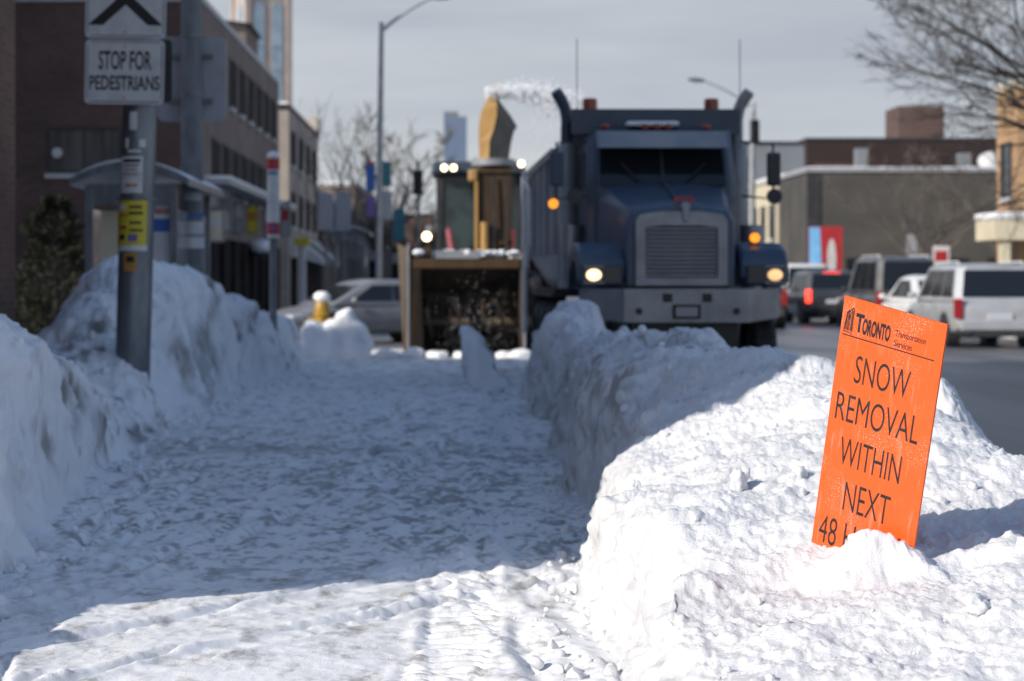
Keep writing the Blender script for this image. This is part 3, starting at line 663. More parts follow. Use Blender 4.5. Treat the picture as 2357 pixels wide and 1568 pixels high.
py2 = 27.0; x2 = P(444, 600, py2).x
pole2 = empty('utility_pole', (x2, py2, 0), label='tall round concrete pole wrapped with torn bills behind the sign pole', cat='pole')
mb = MB(); mb.tube([(0,0,0),(-.01,0,2),(-.04,0,9.5)], [.158,.153,.125], 16); mb.build('shaft', M['concrete'], pole2, smooth=True)
xf2 = lambda z: -.004*z
for (u0,u1,v0,v1,m) in ((418,466,510,540,'paper'),(420,468,545,572,'sign_white'),(424,462,440,462,'sign_back'),(420,466,492,500,'blue')):
    on_pole(u0,u1,v0,v1,'torn_bill',M[m],rad=.158,parent=pole2,base=(x2,py2,0),yy=py2,xf=xf2)
for z in (2.9, 3.9, 4.7):
    mb = MB(); mb.tube([(xf2(z),0,z),(xf2(z),0,z+.03)], .158, 16); mb.build('band', M['galv'], pole2)
c = P(440, 182, py2+.25); s_ = F/(py2+.25)
t = empty('billboard', c, label='large blank pale panel with rounded corners fixed behind the concrete pole', cat='sign')
mb = MB(); plate(mb, -78/s_, 80/s_, -97/s_, 98/s_, 0, .09, .05); mb.build('panel', M['sign_back'], t)
mb = MB(); mb.box(-.3,.3,-.09,-.002,.28,.33).box(-.3,.3,-.09,-.002,-.33,-.28); mb.build('bracket', M['galv'], t)

# transit stop pole
ys_ = 31.0; xs_ = P(629, 700, ys_).x; k = F/ys_
t = empty('bus_stop_pole', (xs_, ys_, 0), label='white transit stop pole with two red bands beside the snowbank', cat='bus stop')
zz = lambda v: EYE - (v-640)/k
mb = MB(); mb.tube([(0,0,0),(0,0,zz(545))], .062, 12); mb.build('post', M['galv'], t, smooth=True)
mb = MB(); mb.tube([(0,0,zz(548)),(0,0,zz(360))], .098, 16); mb.build('sleeve', M['sign_white'], t, smooth=True)
for v0, v1 in ((365,391),(513,540)):
    mb = MB(); mb.tube([(0,0,zz(v1)),(0,0,zz(v0))], .103, 16); bnd = mb.build('band', M['red'], t, smooth=True)
mb = MB(); mb.box(-.07,.07,-.104,-.09,zz(402),zz(396)); mb.box(-.05,.05,-.108,-.1,zz(530),zz(523)); mb.build('stripe', M['blue'], t)
mb = MB(); mb.lathe([(.098,0),(.09,.04),(.05,.07),(.005,.08)], (0,0,zz(360))); mb.build('snow_cap', M['snow_clean'], t, smooth=True)

# bus shelter
yb = 25.5; k = F/yb
def shelter(name, xL, xR, y0, y1, ztop, label, ad=True):
    t = empty(name, ((xL+xR)/2, y0, 0), label=label, cat='bus shelter'); W = xR-xL; L = y1-y0
    rf = MB(); n = 10; arc = []
    for i in range(n+1):
        a = -1+2*i/n; arc.append((a*(W/2+.22), ztop - .22*a*a))
    poly = arc + [(a, z-.10) for a, z in arc[::-1]]
    rf.prism(poly, -.2, L+.2, 'y'); rf.build('roof', M['galv'], t, bevel=.01)
    sn = MB(); poly = [(a*.97, z+.005) for a, z in arc] + [(a*.97, z+.035-.015*(a/(W/2+.22))**4) for a, z in arc[::-1]]
    sn.prism(poly, -.15, L+.15, 'y'); sn.build('roof_snow', M['snow_left'], t)
    for x in (-W/2, W/2):
        for y in (0, L):
            p = MB().box(x-.045, x+.045, y-.045, y+.045, 0, ztop-.3); p.build('post', M['galv'], t)
    hb = MB().box(-W/2, W/2, -.03, .03, ztop-.55, ztop-.28); hb.build('header', M['galv'], t)
    gm = M['shelter_glass']
    for x in (-W/2, W/2): MB().box(x-.006, x+.006, .05, L-.05, .25, ztop-.6).build('pane', gm, t)
    MB().box(-W/2+.05, W/2-.05, L-.006, L+.006, .25, ztop-.6).build('pane', gm, t)
    return t, W, L
M['shelter_glass'] = principled('shelter_glass', (.55,.62,.66), .08, 0, **{'Transmission Weight': .75, 'Alpha': .6})
t, W, L = shelter('bus_shelter', P(205,0,yb).x, P(400,0,yb).x, yb, yb+3.4, P(0,373,yb).z, 'curved roof glass bus shelter behind the large snowbank', True)
a = t
pn = MB().box(W/2-.34, W/2-.03, .06, .12, .9, 2.62); ad = pn.build('poster_panel', M['sign_white'], a)
pn = MB().box(W/2-.33, W/2-.05, .055, .0595, 2.02, 2.19); pn.build('blue_stripe', M['blue'], ad)
pn = MB()
for i in range(7): pn.box(W/2-.32+.038*i, W/2-.295+.038*i, .055, .0595, 2.25, 2.32)
pn.build('red_line', M['red'], ad)
pn = MB().box(-W/2+.1, W/2-.36, .3, .33, .5, 2.3); pn.build('map_panel', M['cream_wall'], a)

# ------------------------------------------------------------------ buildings
def window(b, x0, x1, z0, z1, face, at, glass='glass', frame='dark', mull=0, sill=True, depth=.06):
    "framed window on a wall: face 'y' (wall faces the camera) or 'x' (faces the street, +1) / '-x'"
    fr = MB(); gl = MB(); tks = .07
    def bx(m, a0, a1, d0, d1, c0, c1):
        if face == 'y': m.box(a0, a1, at-d1, at-d0, c0, c1)
        elif face == 'x': m.box(at+d0, at+d1, a0, a1, c0, c1)
        else: m.box(at-d1, at-d0, a0, a1, c0, c1)
    bx(fr, x0, x0+tks, -.02, depth, z0, z1); bx(fr, x1-tks, x1, -.02, depth, z0, z1)
    bx(fr, x0+tks, x1-tks, -.02, depth, z1-tks, z1); bx(fr, x0+tks, x1-tks, -.02, depth, z0, z0+tks)
    for k in range(mull):
        xm = x0 + (x1-x0)*(k+1)/(mull+1); bx(fr, xm-.025, xm+.025, -.02, depth-.01, z0+tks, z1-tks)
    o = fr.build('window', M[frame], b)
    bx(gl, x0+tks, x1-tks, .003, .012, z0+tks, z1-tks); gl.build('pane', M[glass], o)
    if sill:
        sl = MB(); bx(sl, x0-.06, x1+.06, -.01, .12, z0-.13, z0-.003); sl.build('sill', M['trim'], o)
    return o
def bldg(name, x0, x1, y0, y1, h, m, label, cap='trim', snow=True, loc=None):
    t = empty(name, ((x0+x1)/2, y0, 0), label=label, cat='building')
    cx = (x0+x1)/2
    MB().box(x0-cx, x1-cx, 0, y1-y0, -.2, h).build('wall', M[m], t)
    mb = MB(); e = .08
    mb.box(x0-cx-e, x1-cx+e, -e, .25, h+.003, h+.18).box(x0-cx-e, x1-cx+e, y1-y0-.25, y1-y0+e, h+.003, h+.18)
    mb.box(x0-cx-e, x0-cx+.25, .25, y1-y0-.25, h+.003, h+.18).box(x1-cx-.25, x1-cx+e, .25, y1-y0-.25, h+.003, h+.18)
    cp = mb.build('coping', M[cap], t)
    if snow:
        mb = MB().box(x0-cx+.0, x1-cx-.0, .0, y1-y0, h+.18, h+(.30 if snow is True else .18+snow)); mb.build('roof_snow', M['snow_clean'], t, bevel=.05)
    return t, -cx, -y0       # offsets from world to local
# near building whose shade lies over the pavement (only its far corner is in frame)
t, ox, oy = bldg('brick_building', -22, -5.05, 6.44, 22.8, 12.0, 'b_near', 'red brown brick building at the edge of the street, nearest the camera')
for y in range(8, 21, 4):
    for z in (1.0, 4.6, 8.2): window(t, y+oy, y+1.6+oy, z, z+1.9, 'x', -5.05+ox)
bldg('brick_building', -30, -18, 41, 54.2, 19, 'b_near', 'unseen tall brick block added to shade the dark brick front')  # out of view, added to keep the sun off the dark brick front
# three storey brick block across the side street
BX, BY0, BY1, BH = -7.0, 54.4, 78.0, 8.97
t, ox, oy = bldg('brick_building', -21, BX, BY0, BY1, BH, 'b_dark', 'dark brown three storey brick building with shops across the side street', cap='sign_back')
MB().box(BX+ox+.004, BX+ox+.05, .003, BY1-BY0, 2.6, BH-.003).build('street_facing', M['b_side'], t)
fx = BX+ox+.05
for i in range(6):
    y = 61.0+oy + i*2.75
    for j in (0, 1): window(t, y+j*.95, y+j*.95+.72, 6.66, 8.2, 'x', fx, sill=(j == 0))
for i in range(8):
    y = 56.6+oy + i*2.6
    for j in (0, 1): window(t, y+j*.95, y+j*.95+.72, 3.95, 5.45, 'x', fx, sill=(j == 0))
window(t, -11.16+ox, -9.14+ox, 4.28, 5.55, 'y', 0.0, glass='curtain', mull=1)
window(t, -15.6+ox, -13.6+ox, 4.28, 5.55, 'y', 0.0, glass='curtain', mull=1)
c = P(132, 352, 54.3); mb = MB(); mb.tube([(c.x+ox, -.13, c.z), (c.x+ox, -.06, c.z)], .14, 14); mb.build('vent_hood', M['sign_white'], t)
mb = MB(); mb.box(BX+ox-2.6, BX+ox-.7, 18.5, 23, BH+.31, BH+1.75); ph = mb.build('penthouse', M['b_side'], t)
mb = MB(); mb.hexa([(BX+ox-2.8,18.2,BH+1.753),(BX+ox-.5,18.2,BH+1.753),(BX+ox-.5,23.2,BH+1.753),(BX+ox-2.8,23.2,BH+1.753)], [(BX+ox-2.7,18.4,BH+2.3),(BX+ox-1.5,18.4,BH+1.9),(BX+ox-1.5,23,BH+1.9),(BX+ox-2.7,23,BH+2.3)]); mb.build('roof', M['dark'], ph)
# ground floor: shopfronts, sign band, awnings
MB().box(BX+ox+.004, BX+ox+.12, .6, BY1-BY0-.2, .15, 2.58).build('shopfront', M['shop'], t)
for i in range(8):
    y = 1.0+i*2.8; MB().box(BX+ox+.125, BX+ox+.22, y, y+.18, .1, 2.57).build('pilaster', M['shop'], t)
MB().box(BX+ox+.06, BX+ox+.75, .4, BY1-BY0-.5, 4.02, 4.16).build('canopy', M['sign_back'], t)
MB().box(BX+ox+.06, BX+ox+.78, .4, BY1-BY0-.5, 4.163, 4.25).build('canopy_snow', M['snow_clean'], t)
def shopsign(u0, u1, v0, v1, y, m, label, name='shop_sign', th=.12, m2=None):
    a, b = P(u0, v1, y), P(u1, v0, y); c = (a+b)/2; t = empty(name, c, label=label, cat='sign')
    MB().box(a.x-c.x, b.x-c.x, 0, th, a.z-c.z, b.z-c.z).build('panel', M[m], t, bevel=.02)
    fr = MB(); w2, h2 = (b.x-a.x)/2, (b.z-a.z)/2
    fr.box(-w2, w2, -.012, -.002, h2-.05, h2).box(-w2, w2, -.012, -.002, -h2, -h2+.05).box(-w2, -w2+.05, -.012, -.002, -h2+.05, h2-.05).box(w2-.05, w2, -.012, -.002, -h2+.05, h2-.05)
    fr.build('frame', M['galv'], t)
    MB().box(-w2*.3, w2*.3, th, th+.4, -.03, .03).build('bracket', M['galv'], t)
    if m2:
        MB().box(-w2*.7, w2*.7, -.008, -.002, -h2*.1, h2*.5).build('print', M[m2], t)
    return t
shopsign(466, 505, 416, 480, 55.5, 'trim', 'pale upper shop board just past the concrete pole', m2='sign_back')
shopsign(466, 516, 482, 558, 54.9, 'cream_wall', 'cream shop board below the pale upper board', m2='trim')
shopsign(506, 533, 430, 535, 58.5, 'sign_white', 'white hanging shop board beside the cream board', m2='sign_back')
shopsign(536, 562, 452, 540, 62.0, 'sign_back', 'grey hanging shop board left of the yellow one', m2='trim')
shopsign(566, 595, 472, 538, 64.0, 'yellow', 'yellow hanging shop board over the dark shopfronts', m2='tag_orange')
shopsign(606, 624, 470, 545, 68.0, 'sign_back', 'narrow grey board left of the transit stop pole', m2='trim')
shopsign(644, 668, 462, 545, 72.0, 'sign_back', 'pale grey board with red marks right of the transit stop pole', m2='red')
c = P(598, 568, 66); t = empty('awning', c, label='round shop awning heaped with white snow', cat='awning')
mb = MB(); mb.ball((0,.6,0), 1, 3, (.44,.7,.26)); mb.build('cover', M['snow_clean'], t, smooth=True)
mb = MB(); mb.lathe([(.42,-.28),(.46,-.05),(.40,0)], (0,.6,-.02)); mb.build('valance', M['dark'], t)
# second block on the same side, then lower shops down the street
t, ox, oy = bldg('brick_building', -15, -7.0, 83.2, 100.5, 8.5, 'b_cream', 'cream brick block beyond the dark brick building', cap='dark')
for i in range(4):
    for z in (3.6, 6.2): window(t, 1.2+i*4.2, 3.0+i*4.2, z, z+1.5, 'x', -7.0+ox, mull=1)
MB().box(-7.0+ox+.004, -7.0+ox+.2, 1, 17, 2.3, 3.2).build('sign_band', M['trim'], t)
MB().box(-7.0+ox+.004, -7.0+ox+.12, 1, 17, .1, 2.29).build('shopfront', M['shop'], t)
for i in range(3): MB().hexa([(-7+ox+.205,2+i*5,2.3),(-7+ox+1.3,2+i*5,2.0),(-7+ox+1.3,5.6+i*5,2.0),(-7+ox+.205,5.6+i*5,2.3)], [(-7+ox+.205,2+i*5,3.1),(-7+ox+1.3,2+i*5,2.2),(-7+ox+1.3,5.6+i*5,2.2),(-7+ox+.205,5.6+i*5,3.1)]).build('awning', M['trim'] if i != 1 else M['dark'], t)
MB().box(-7+ox-.6, -7+ox+.14, 15.5, 17.2, 8.5, 9.4).build('chimney', M['b_cream'], t)
c = P(695, 610, 80); t = empty('white_column', (c.x, 80, 0), label='pale round column at a shop entrance below the cream block', cat='column')
mb = MB(); mb.lathe([(.24,0),(.24,.2),(.17,.25),(.17,2.5),(.22,2.6),(.22,2.75)]); mb.build('shaft', M['sign_white'], t, smooth=True)
MB().box(-.3,.3,-.3,.3,2.75,3.05).build('capital', M['yellow'], t)
specs = [(-14, -6.8, 101, 112, 5.6, 'b_dark', 'low dark shop building past the cream block'), (-13, -5.6, 112.5, 126, 6.6, 'b_side', 'grey brown shop building down the left side of the street'),
         (-13, -4.8, 127, 150, 5.4, 'b_maroon', 'maroon brick shop building farther down the street'), (-14, -1.8, 152, 175, 6.2, 'b_dark', 'dark brick building closing the left side of the street'),
         (-1.4, 7, 190, 215, 7.6, 'b_side', 'grey brown building at the far end of the street'),
         (7.6, 19, 196, 220, 6.4, 'b_dark', 'dark building closing the far end of the street behind the truck'), (19.5, 36, 200, 222, 8.0, 'b_side', 'grey brown block far behind the pale grey sided building')]
for x0, x1, y0, y1, h, m, lb_ in specs:
    t, ox, oy = bldg('shop_building', x0, x1, y0, y1, h, m, lb_)
    for i in range(int((y1-y0)/3.4)): window(t, 1+i*3.4, 2.6+i*3.4, 3.6, 4.9, 'x', x1+ox, mull=1)
    n = max(1, int((x1-x0)/2.6))
    for i in range(n): window(t, x0+ox+.5+i*2.6, x0+ox+1.9+i*2.6, 3.6, 4.9, 'y', 0, glass='curtain', mull=1)
    MB().box(x0+ox+.2, x1+ox-.2, -.14, -.004, .1, 2.5).build('shopfront', M['shop'], t)
    MB().box(x0+ox+.2, x1+ox-.2, -.22, -.004, 2.55, 3.3).build('sign_band', M['sign_back'], t)
# church tower behind the brick block
c = P(601, 640, 150); t = empty('church_tower', (c.x, 150, 0), R(24), label='tall pale church tower with arched windows behind the dark brick block', cat='tower')
TH = 30; hw_ = 1.62
MB().box(-hw_, hw_, -hw_, hw_, 0, TH).build('wall', M['stone_lit'], t)
def arch(w_, z0, z1, n=8):
    r = w_/2; pts = [(-r, z0), (r, z0)] + [(r*math.cos(R(180*k/n)), z1-r*1.3+r*1.3*math.sin(R(180*k/n))) for k in range(n+1)]
    return pts
for cx in (-.72, .72):
    z0, z1 = 12.0, 22.0
    mb = MB(); mb.prism([(cx+a*1.25, b+(.12 if b > z0 else -.1)) for a, b in arch(.78, z0, z1)], -hw_-.06, -hw_+.02, 'y'); sr = mb.build('surround', M['stone_lit'], t)
    mb = MB(); mb.prism([(cx+a, b) for a, b in arch(.78, z0, z1)], -hw_-.075, -hw_-.063, 'y'); gw = mb.build('arched_window', M['sky_glass'], t)
    mb = MB(); [mb.box(cx-.39, cx+.39, -hw_-.09, -hw_-.078, z, z+.07) for z in (13.5, 15.2, 16.9, 18.6)]; mb.build('glazing_bar', M['galv'], gw)
mb = MB(); mb.prism([(a, b) for a, b in arch(.9, 12, 22)], -hw_-.075, -hw_+.02, 'x'); mb.build('arched_window', M['sky_glass'], t)
mb = MB(); [mb.box(sx*hw_-.22, sx*hw_+.22, sy*hw_-.22, sy*hw_+.22, 0, TH-1) for sx in (-1,1) for sy in (-1,1)]; mb.build('buttress', M['stone_lit'], t)
mb = MB(); mb.box(-hw_-.3, hw_+.3, -hw_-.3, hw_+.3, TH, TH+.5); mb.build('cornice', M['stone_lit'], t)
# glass tower on the skyline
c = P(1048, 640, 1900); k = F/1900
t = empty('glass_tower', (c.x, 1900, 0), label='pale blue glass high rise far down the skyline', cat='tower')
hh = EYE + (640-268)/k
MB().box(-11, 11, 0, 22, 0, hh).build('facade', M['tower_glass'], t)
MB().box(-11, 3, 4, 18, hh, hh+5).build('mechanical_floor', M['white_wall'], t)

# right hand side of the street
t, ox, oy = bldg('block_building', 15.0, 24.2, 85, 92.5, 5.95, 'grey_block', 'long low grey concrete block building with snow on its parapet', cap='sign_back', snow=.05)
MB().box(15+ox-.03, 15+ox+.55, -.05, -.004, 0, 5.9).build('corner_strip', M['dark'], t)
MB().box(15.8+ox, 24+ox, -.12, -.004, .2, 2.6).build('shopfront', M['grey_block'], t)
for i in range(4): window(t, 16.6+ox+i*2, 17.8+ox+i*2, .8, 2.3, 'y', -.12, sill=False)
MB().box(17.5+ox, 18.0+ox, 2, 2.6, 6.27, 7.1).build('roof_vent', M['white_wall'], t)
MB().box(22+ox, 22.5+ox, 2, 2.6, 6.27, 6.9).build('roof_vent', M['white_wall'], t)
mb = MB(); mb.ball((23.2+ox, 1.5, 6.5), .55, 2, (1,1,.8)); mb.build('roof_fan', M['sign_white'], t, smooth=True)
t, ox, oy = bldg('rendered_building', 15.0, 23, 93.0, 101.5, 6.0, 'cream_wall', 'sunlit cream rendered building behind the grey block building')
for i in range(3): window(t, .8+i*2.7, 2.1+i*2.7, 3.3, 4.9, '-x', 15+ox)
MB().box(15+ox-.12, 15+ox-.004, .5, 8, .2, 2.2).build('shopfront', M['sign_white'], t)
t, ox, oy = bldg('rendered_building', 15.0, 22, 102.5, 112, 5.3, 'cream_wall', 'cream building with a blue vertical banner farther down the sunlit side')
for i in range(3): window(t, .8+i*3, 2.1+i*3, 3.0, 4.3, '-x', 15+ox)
MB().box(15+ox-.7, 15+ox-.02, 1.0, 1.15, 1.9, 4.9).build('banner', M['teal'], t)
t, ox, oy = bldg('sided_building', 15.6, 19.75, 113, 125, 9.0, 'white_wall', 'tall pale grey sided building between the truck and the maroon building', cap='dark', snow=False)
t, ox, oy = bldg('brick_building', 22.9, 38, 130, 150, 10.4, 'b_maroon', 'long dark maroon building with a square block rising from its roof', snow=False, cap='dark')
MB().box(29.1+ox, 32.1+ox, 1, 5, 10.6, 12.75).build('roof_block', M['b_dark'], t)
mb = MB(); mb.box(23.4+ox, 26+ox, -.05, -.003, 7.6, 8.9).box(33+ox, 35.4+ox, -.05, -.003, 7.2, 8.6); mb.build('wall_patch', M['b_dark'], t)
t, ox, oy = bldg('brick_building', 17.0, 34, 60.4, 62.6, 7.2, 'b_orange', 'sunlit orange brick building with a snow topped canopy', cap='cream_wall')
window(t, .5, 1.6, 3.9, 5.6, '-x', 17+ox)
for i in range(4): window(t, 18.2+ox+i*2.8, 19.6+ox+i*2.8, 3.9, 5.6, 'y', 0, mull=1)
MB().box(25+ox, 34+ox, 2.203, 20, -.2, 7.0).build('rear_wing', M['b_orange'], t)
MB().box(15.75+ox, 20.2+ox, -2.2, -.02, 2.55, 3.15).build('canopy', M['cream_wall'], t)
MB().box(15.7+ox, 20.25+ox, -2.25, -.03, 3.153, 3.36).build('canopy_snow', M['snow_clean'], t, bevel=.06)
for x in (15.95, 17.7): MB().box(x+ox, x+.28+ox, -2.1, -1.85, 0, 2.547).build('canopy_post', M['cream_wall'], t)
for x in (17.0, 20.0, 23.0): MB().box(x+ox, x+.5+ox, -.13, -.003, 0, 7.0).build('pilaster', M['b_orange'], t)

# ------------------------------------------------------------------ bare trees and the evergreen
def grow(mb_t, mb_c, p, d, ln, r, depth, rg, spread=.55, up=.12, minr=.006):
    n = 4; pts = [p]; q = p.copy(); dd = d.copy()
    for i in range(n):
        dd = (dd + Vector((rg.gauss(0,.11), rg.gauss(0,.11), rg.gauss(0,.07)+up*.18))).normalized(); q = q + dd*ln/n; pts.append(q.copy())
    r1 = r*.62
    (mb_t if depth >= DEP[0] else mb_c).tube(pts, [r + (r1-r)*i/n for i in range(n+1)], 6 if r > .05 else (4 if r > .015 else 3), cap=False)
    if depth <= 2:
        for _ in range(TW[0]):
            j = rg.randrange(n); s0 = pts[j].lerp(pts[j+1], rg.random()); td = (dd + Vector((rg.gauss(0,.6), rg.gauss(0,.6), rg.gauss(.05,.5)))).normalized(); tl = rg.uniform(.3, .9)*ln*.8
            mid = s0 + td*tl*.5; e_ = mid + (td + Vector((rg.gauss(0,.25), rg.gauss(0,.25), rg.gauss(.1,.25)))).normalized()*tl*.5
            mb_c.tube([s0, mid, e_], [TW[1]*.9, TW[1]*.75, TW[1]*.4], 3, cap=False)
    if depth == 0 or r1 < minr: return
    kids = rg.choice((2, 3, 3)) if depth > 1 else 4
    for kx in range(kids):
        t_ = 1.0 if kx == 0 else rg.uniform(.35, .95); j = min(n-1, int(t_*n)); s0 = pts[j] + (pts[j+1]-pts[j])*(t_*n-j)
        ax = Vector((rg.gauss(0,1), rg.gauss(0,1), rg.gauss(0,.6))).normalized()
        nd = (dd + ax*spread*rg.uniform(.7,1.3) + Vector((0,0,up))).normalized() if kx else (dd + ax*.25).normalized()
        grow(mb_t, mb_c, s0, nd, ln*rg.uniform(.66,.86), r1*(.95 if kx == 0 else rg.uniform(.5,.75)), depth-1, rg, spread, up, minr)
def tree(name, loc, h, r, depth, seed, label, m, limbs=4, spread=.6, up=.15, trunk=.32, minr=.006, dirs=None, tfrac=.3, twigs=2, twr=None):
    global DEP, TW
    rg = random.Random(seed); t = empty(name, loc, label=label, cat='tree'); a, c = MB(), MB(); DEP = (99,); TW = (twigs, twr or minr)
    th = h*tfrac
    a.tube([(0,0,-.1),(0,0,.25),(rg.uniform(-.1,.1),0,th*.5),(rg.uniform(-.15,.15),0,th)], [r*1.35, r*1.05, r*.92, r*.85], 10)
    for i in range(limbs):
        an = 2*math.pi*(i+rg.uniform(-.3,.3))/limbs
        d = Vector((math.cos(an)*spread, math.sin(an)*spread, 1-.3*rg.random())).normalized() if not dirs else Vector(dirs[i]).normalized()
        grow(a, c, Vector((0,0,th*(.8+.2*rg.random()))), d, h*trunk, r*.55, depth, rg, spread, up, minr)
    a.build('trunk', M[m], t, smooth=True, fixn=False); c.build('crown', M[m], t, fixn=False)
    return t
tree('bare_tree', (17.0, 47, 0), 12.0, .22, 6, 4, 'large dark bare street tree reaching in over the parked cars', 'bark', limbs=11, spread=.8, up=.03, trunk=.215, minr=.0045,
     dirs=[(-1,-.1,.42),(-1,.25,.55),(-.85,-.3,.75),(-.5,.1,.9),(.2,-.3,1),(.7,.2,.7),(-.8,.6,.6),(-.9,0,.9),(-1,-.5,.5),(-1,.05,.32),(-.9,.5,.45)], tfrac=.36, twigs=8, twr=.0068)
tree('bare_tree', (-4.0, 104, 0), 11.0, .2, 6, 11, 'pale bare round crowned tree behind the lamp post with banners', 'bark_far', limbs=13, spread=.85, up=.05, trunk=.235, minr=.010, twigs=11, twr=.019)
tree('bare_tree', (-5.0, 88, 0), 7.6, .14, 5, 23, 'thin bare sapling leaning left near the cream block', 'bark_far', limbs=4, spread=.4, up=.3, trunk=.30, minr=.006, twr=.011)
tree('bare_tree', (-2.6, 122, 0), 8.5, .2, 6, 31, 'dark dense bare tree left of the snow blower cab', 'bark', limbs=10, spread=.85, up=.02, trunk=.24, minr=.012, twigs=9, twr=.022)
tree('bare_tree', (17.0, 72, 0), 6.0, .12, 6, 41, 'small brown bare tree in front of the grey block building', 'bark_far', limbs=6, spread=.6, up=.08, trunk=.30, minr=.006, twigs=6, twr=.012)
tree('bare_tree', (21.0, 76, 0), 6.6, .12, 6, 43, 'brown twiggy bare tree beside the orange brick building', 'bark_far', limbs=6, spread=.6, up=.08, trunk=.30, minr=.006, twigs=6, twr=.012)
rg = random.Random(5); eh = empty('evergreen_shrub', (-7.75, 38.5, 0), label='dark evergreen shrub beside the red brown brick corner', cat='shrub')
mb = MB(); mb.tube([(0,0,-.1),(.02,0,1),(0,0,2.2)], [.07,.05,.02], 8); mb.build('stem', M['bark'], eh)
mb = MB()
for i in range(5200):
    z = rg.uniform(.05, 3.0); zf = z/3.0; rad = .82*(math.sin(min(1, (1-zf)*1.25+.12)*math.pi/2))*(1+.22*math.sin(z*5+1)+.12*math.sin(z*11))
    an = rg.uniform(0, 2*math.pi); rr = rad*math.sqrt(rg.uniform(.12, 1))*(1+.18*math.sin(an*3+z*4)); p = Vector((rr*math.cos(an), rr*math.sin(an), z))
    d = Vector((math.cos(an)+rg.gauss(0,.4), math.sin(an)+rg.gauss(0,.4), rg.uniform(-.3,.9))).normalized(); s1 = d.cross(Vector((rg.gauss(0,1), rg.gauss(0,1), rg.gauss(0,1)))).normalized()
    L_ = rg.uniform(.07,.16); w_ = rg.uniform(.018,.045)
    mb.add([p-s1*w_, p+d*L_*.5+s1*w_*.3-s1*w_*.9, p+d*L_, p+s1*w_], [(0,1,2,3)])
mb.build('foliage', M['hedge'], eh, fixn=False)

# ------------------------------------------------------------------ street lamps, signals, small signs
def lamp_post(name, base, top_z, arm, lum, r, label, banners=False):
    t = empty(name, base, label=label, cat='street lamp')
    tl = .012
    mb = MB(); mb.tube([(0,0,0),(0,0,.5),(tl*top_z*.5,0,top_z*.5),(tl*top_z,0,top_z)], [r*1.5, r, r*.9, r*.7], 14); mb.build('post', M['galv_light'], t, smooth=True)
    a0 = Vector((tl*top_z, 0, top_z-.25)); a1 = a0 + Vector(arm)
    pts = [a0 + (a1-a0)*s_ + Vector((0,0,.30*abs(arm[0])/3*math.sin(math.pi*s_*.5)*(1-s_)*1.6)) for s_ in (0,.2,.4,.6,.8,1)]
    mb = MB(); mb.tube(pts, [.055,.05,.045,.04,.036,.034], 8); mb.build('arm', M['galv_light'], t, smooth=True)
    dr = Vector((arm[0],0,arm[2]*.15)).normalized()
    mb = MB(); mb.tube([a1-dr*.1, a1+dr*.1, a1+dr*.35, a1+dr*.7], [.05,.10,.12,.05], 10); hd = mb.build('lamp_head', M['galv'], t, smooth=True)
    return t
yl = 57; c = P(870, 640, yl)
lamp = lamp_post('street_lamp', (c.x, yl, 0), 8.75, (1.5,0,.98), None, .10, 'tall street lamp with a single arm hung with narrow banners beyond the hydrant')
for (u0,u1,v0,v1,m) in ((842,864,372,440,'blue'),(880,900,372,430,'teal'),(844,864,452,500,'purple'),(880,902,440,505,'sign_back')):
    a, b = P(u0,v1,yl), P(u1,v0,yl); MB().box(a.x-c.x, b.x-c.x, -.015, .015, a.z, b.z).build('banner', M[m], lamp)
MB().box(P(846,0,yl).x-c.x, P(862,0,yl).x-c.x, -.02, -.016, P(0,380,yl).z, P(0,372,yl).z).build('banner_stripe', M['red'], lamp)
yr_ = 93; c = P(1728, 640, yr_)
lamp_post('street_lamp', (c.x, yr_, 0), 9.6, (-2.35,0,1.3), None, .17, 'street lamp with an arm reaching left behind the blue truck')
yq = 84; c = P(646, 640, yq)
t = empty('light_pole', (c.x, yq, 0), label='plain slim pale pole standing against the church tower', cat='pole')
mb = MB(); mb.tube([(0,0,0),(0,0,8.7)], [.12,.09], 12); mb.build('shaft', M['galv_light'], t, smooth=True)
def signal(base, z, label, pole=True):
    t = empty('traffic_signal', base, label=label, cat='traffic light')
    if pole: mb = MB(); mb.tube([(0,.25,0),(0,.25,z+.9)], .07, 10); mb.build('pole', M['galv'], t, smooth=True)
    mb = MB(); mb.box(-.20,.20,-.12,.12,z-.5,z+.5); bd_ = mb.build('housing', M['dark'], t, bevel=.04)
    for k in (-1,0,1):
        mb = MB(); mb.tube([(0,-.125,z+k*.3),(0,-.26,z+k*.3)], .12, 12, cap=False); mb.build('visor', M['dark'], t)
    MB().box(-.05,.05,.12,.25,z-.05,z+.05).build('bracket', M['dark'], t)
c = P(962, 420, 80); signal((c.x, 80, 0), c.z, 'black traffic signal on a thin pole beside the bare tree')
c = P(1737, 302, 88); signal((c.x, 88, 0), c.z, 'black traffic signal high on a pole behind the truck mirror')
def road_sign(name, u0, u1, v0, v1, y, m, label, postm='galv', extra=None):
    a, b = P(u0,v1,y), P(u1,v0,y); cx = (a.x+b.x)/2; t = empty(name, (cx, y, 0), label=label, cat='sign')
    mb = MB(); plate(mb, a.x-cx, b.x-cx, a.z, b.z, -.05, min(.05,(b.x-a.x)*.2), .012); mb.build('plate', M[m], t)
    mb = MB(); mb.tube([(0,0,0),(0,0,b.z+.05)], .035, 8); mb.build('post', M[postm], t)
    if extra:
        mb = MB(); r = (b.x-a.x)*.36; cz = (a.z+b.z)/2; mb.box(-r, r, -.058, -.052, cz-r*.9, cz+r*.8); mb.build('red_panel', M[extra], t)
    return t
road_sign('road_sign', 733, 768, 445, 530, 60, 'sign_back', 'left one of two blank grey sign backs past the transit stop pole')
road_sign('road_sign', 772, 808, 443, 532, 62, 'sign_back', 'right one of two blank grey sign backs past the transit stop pole')
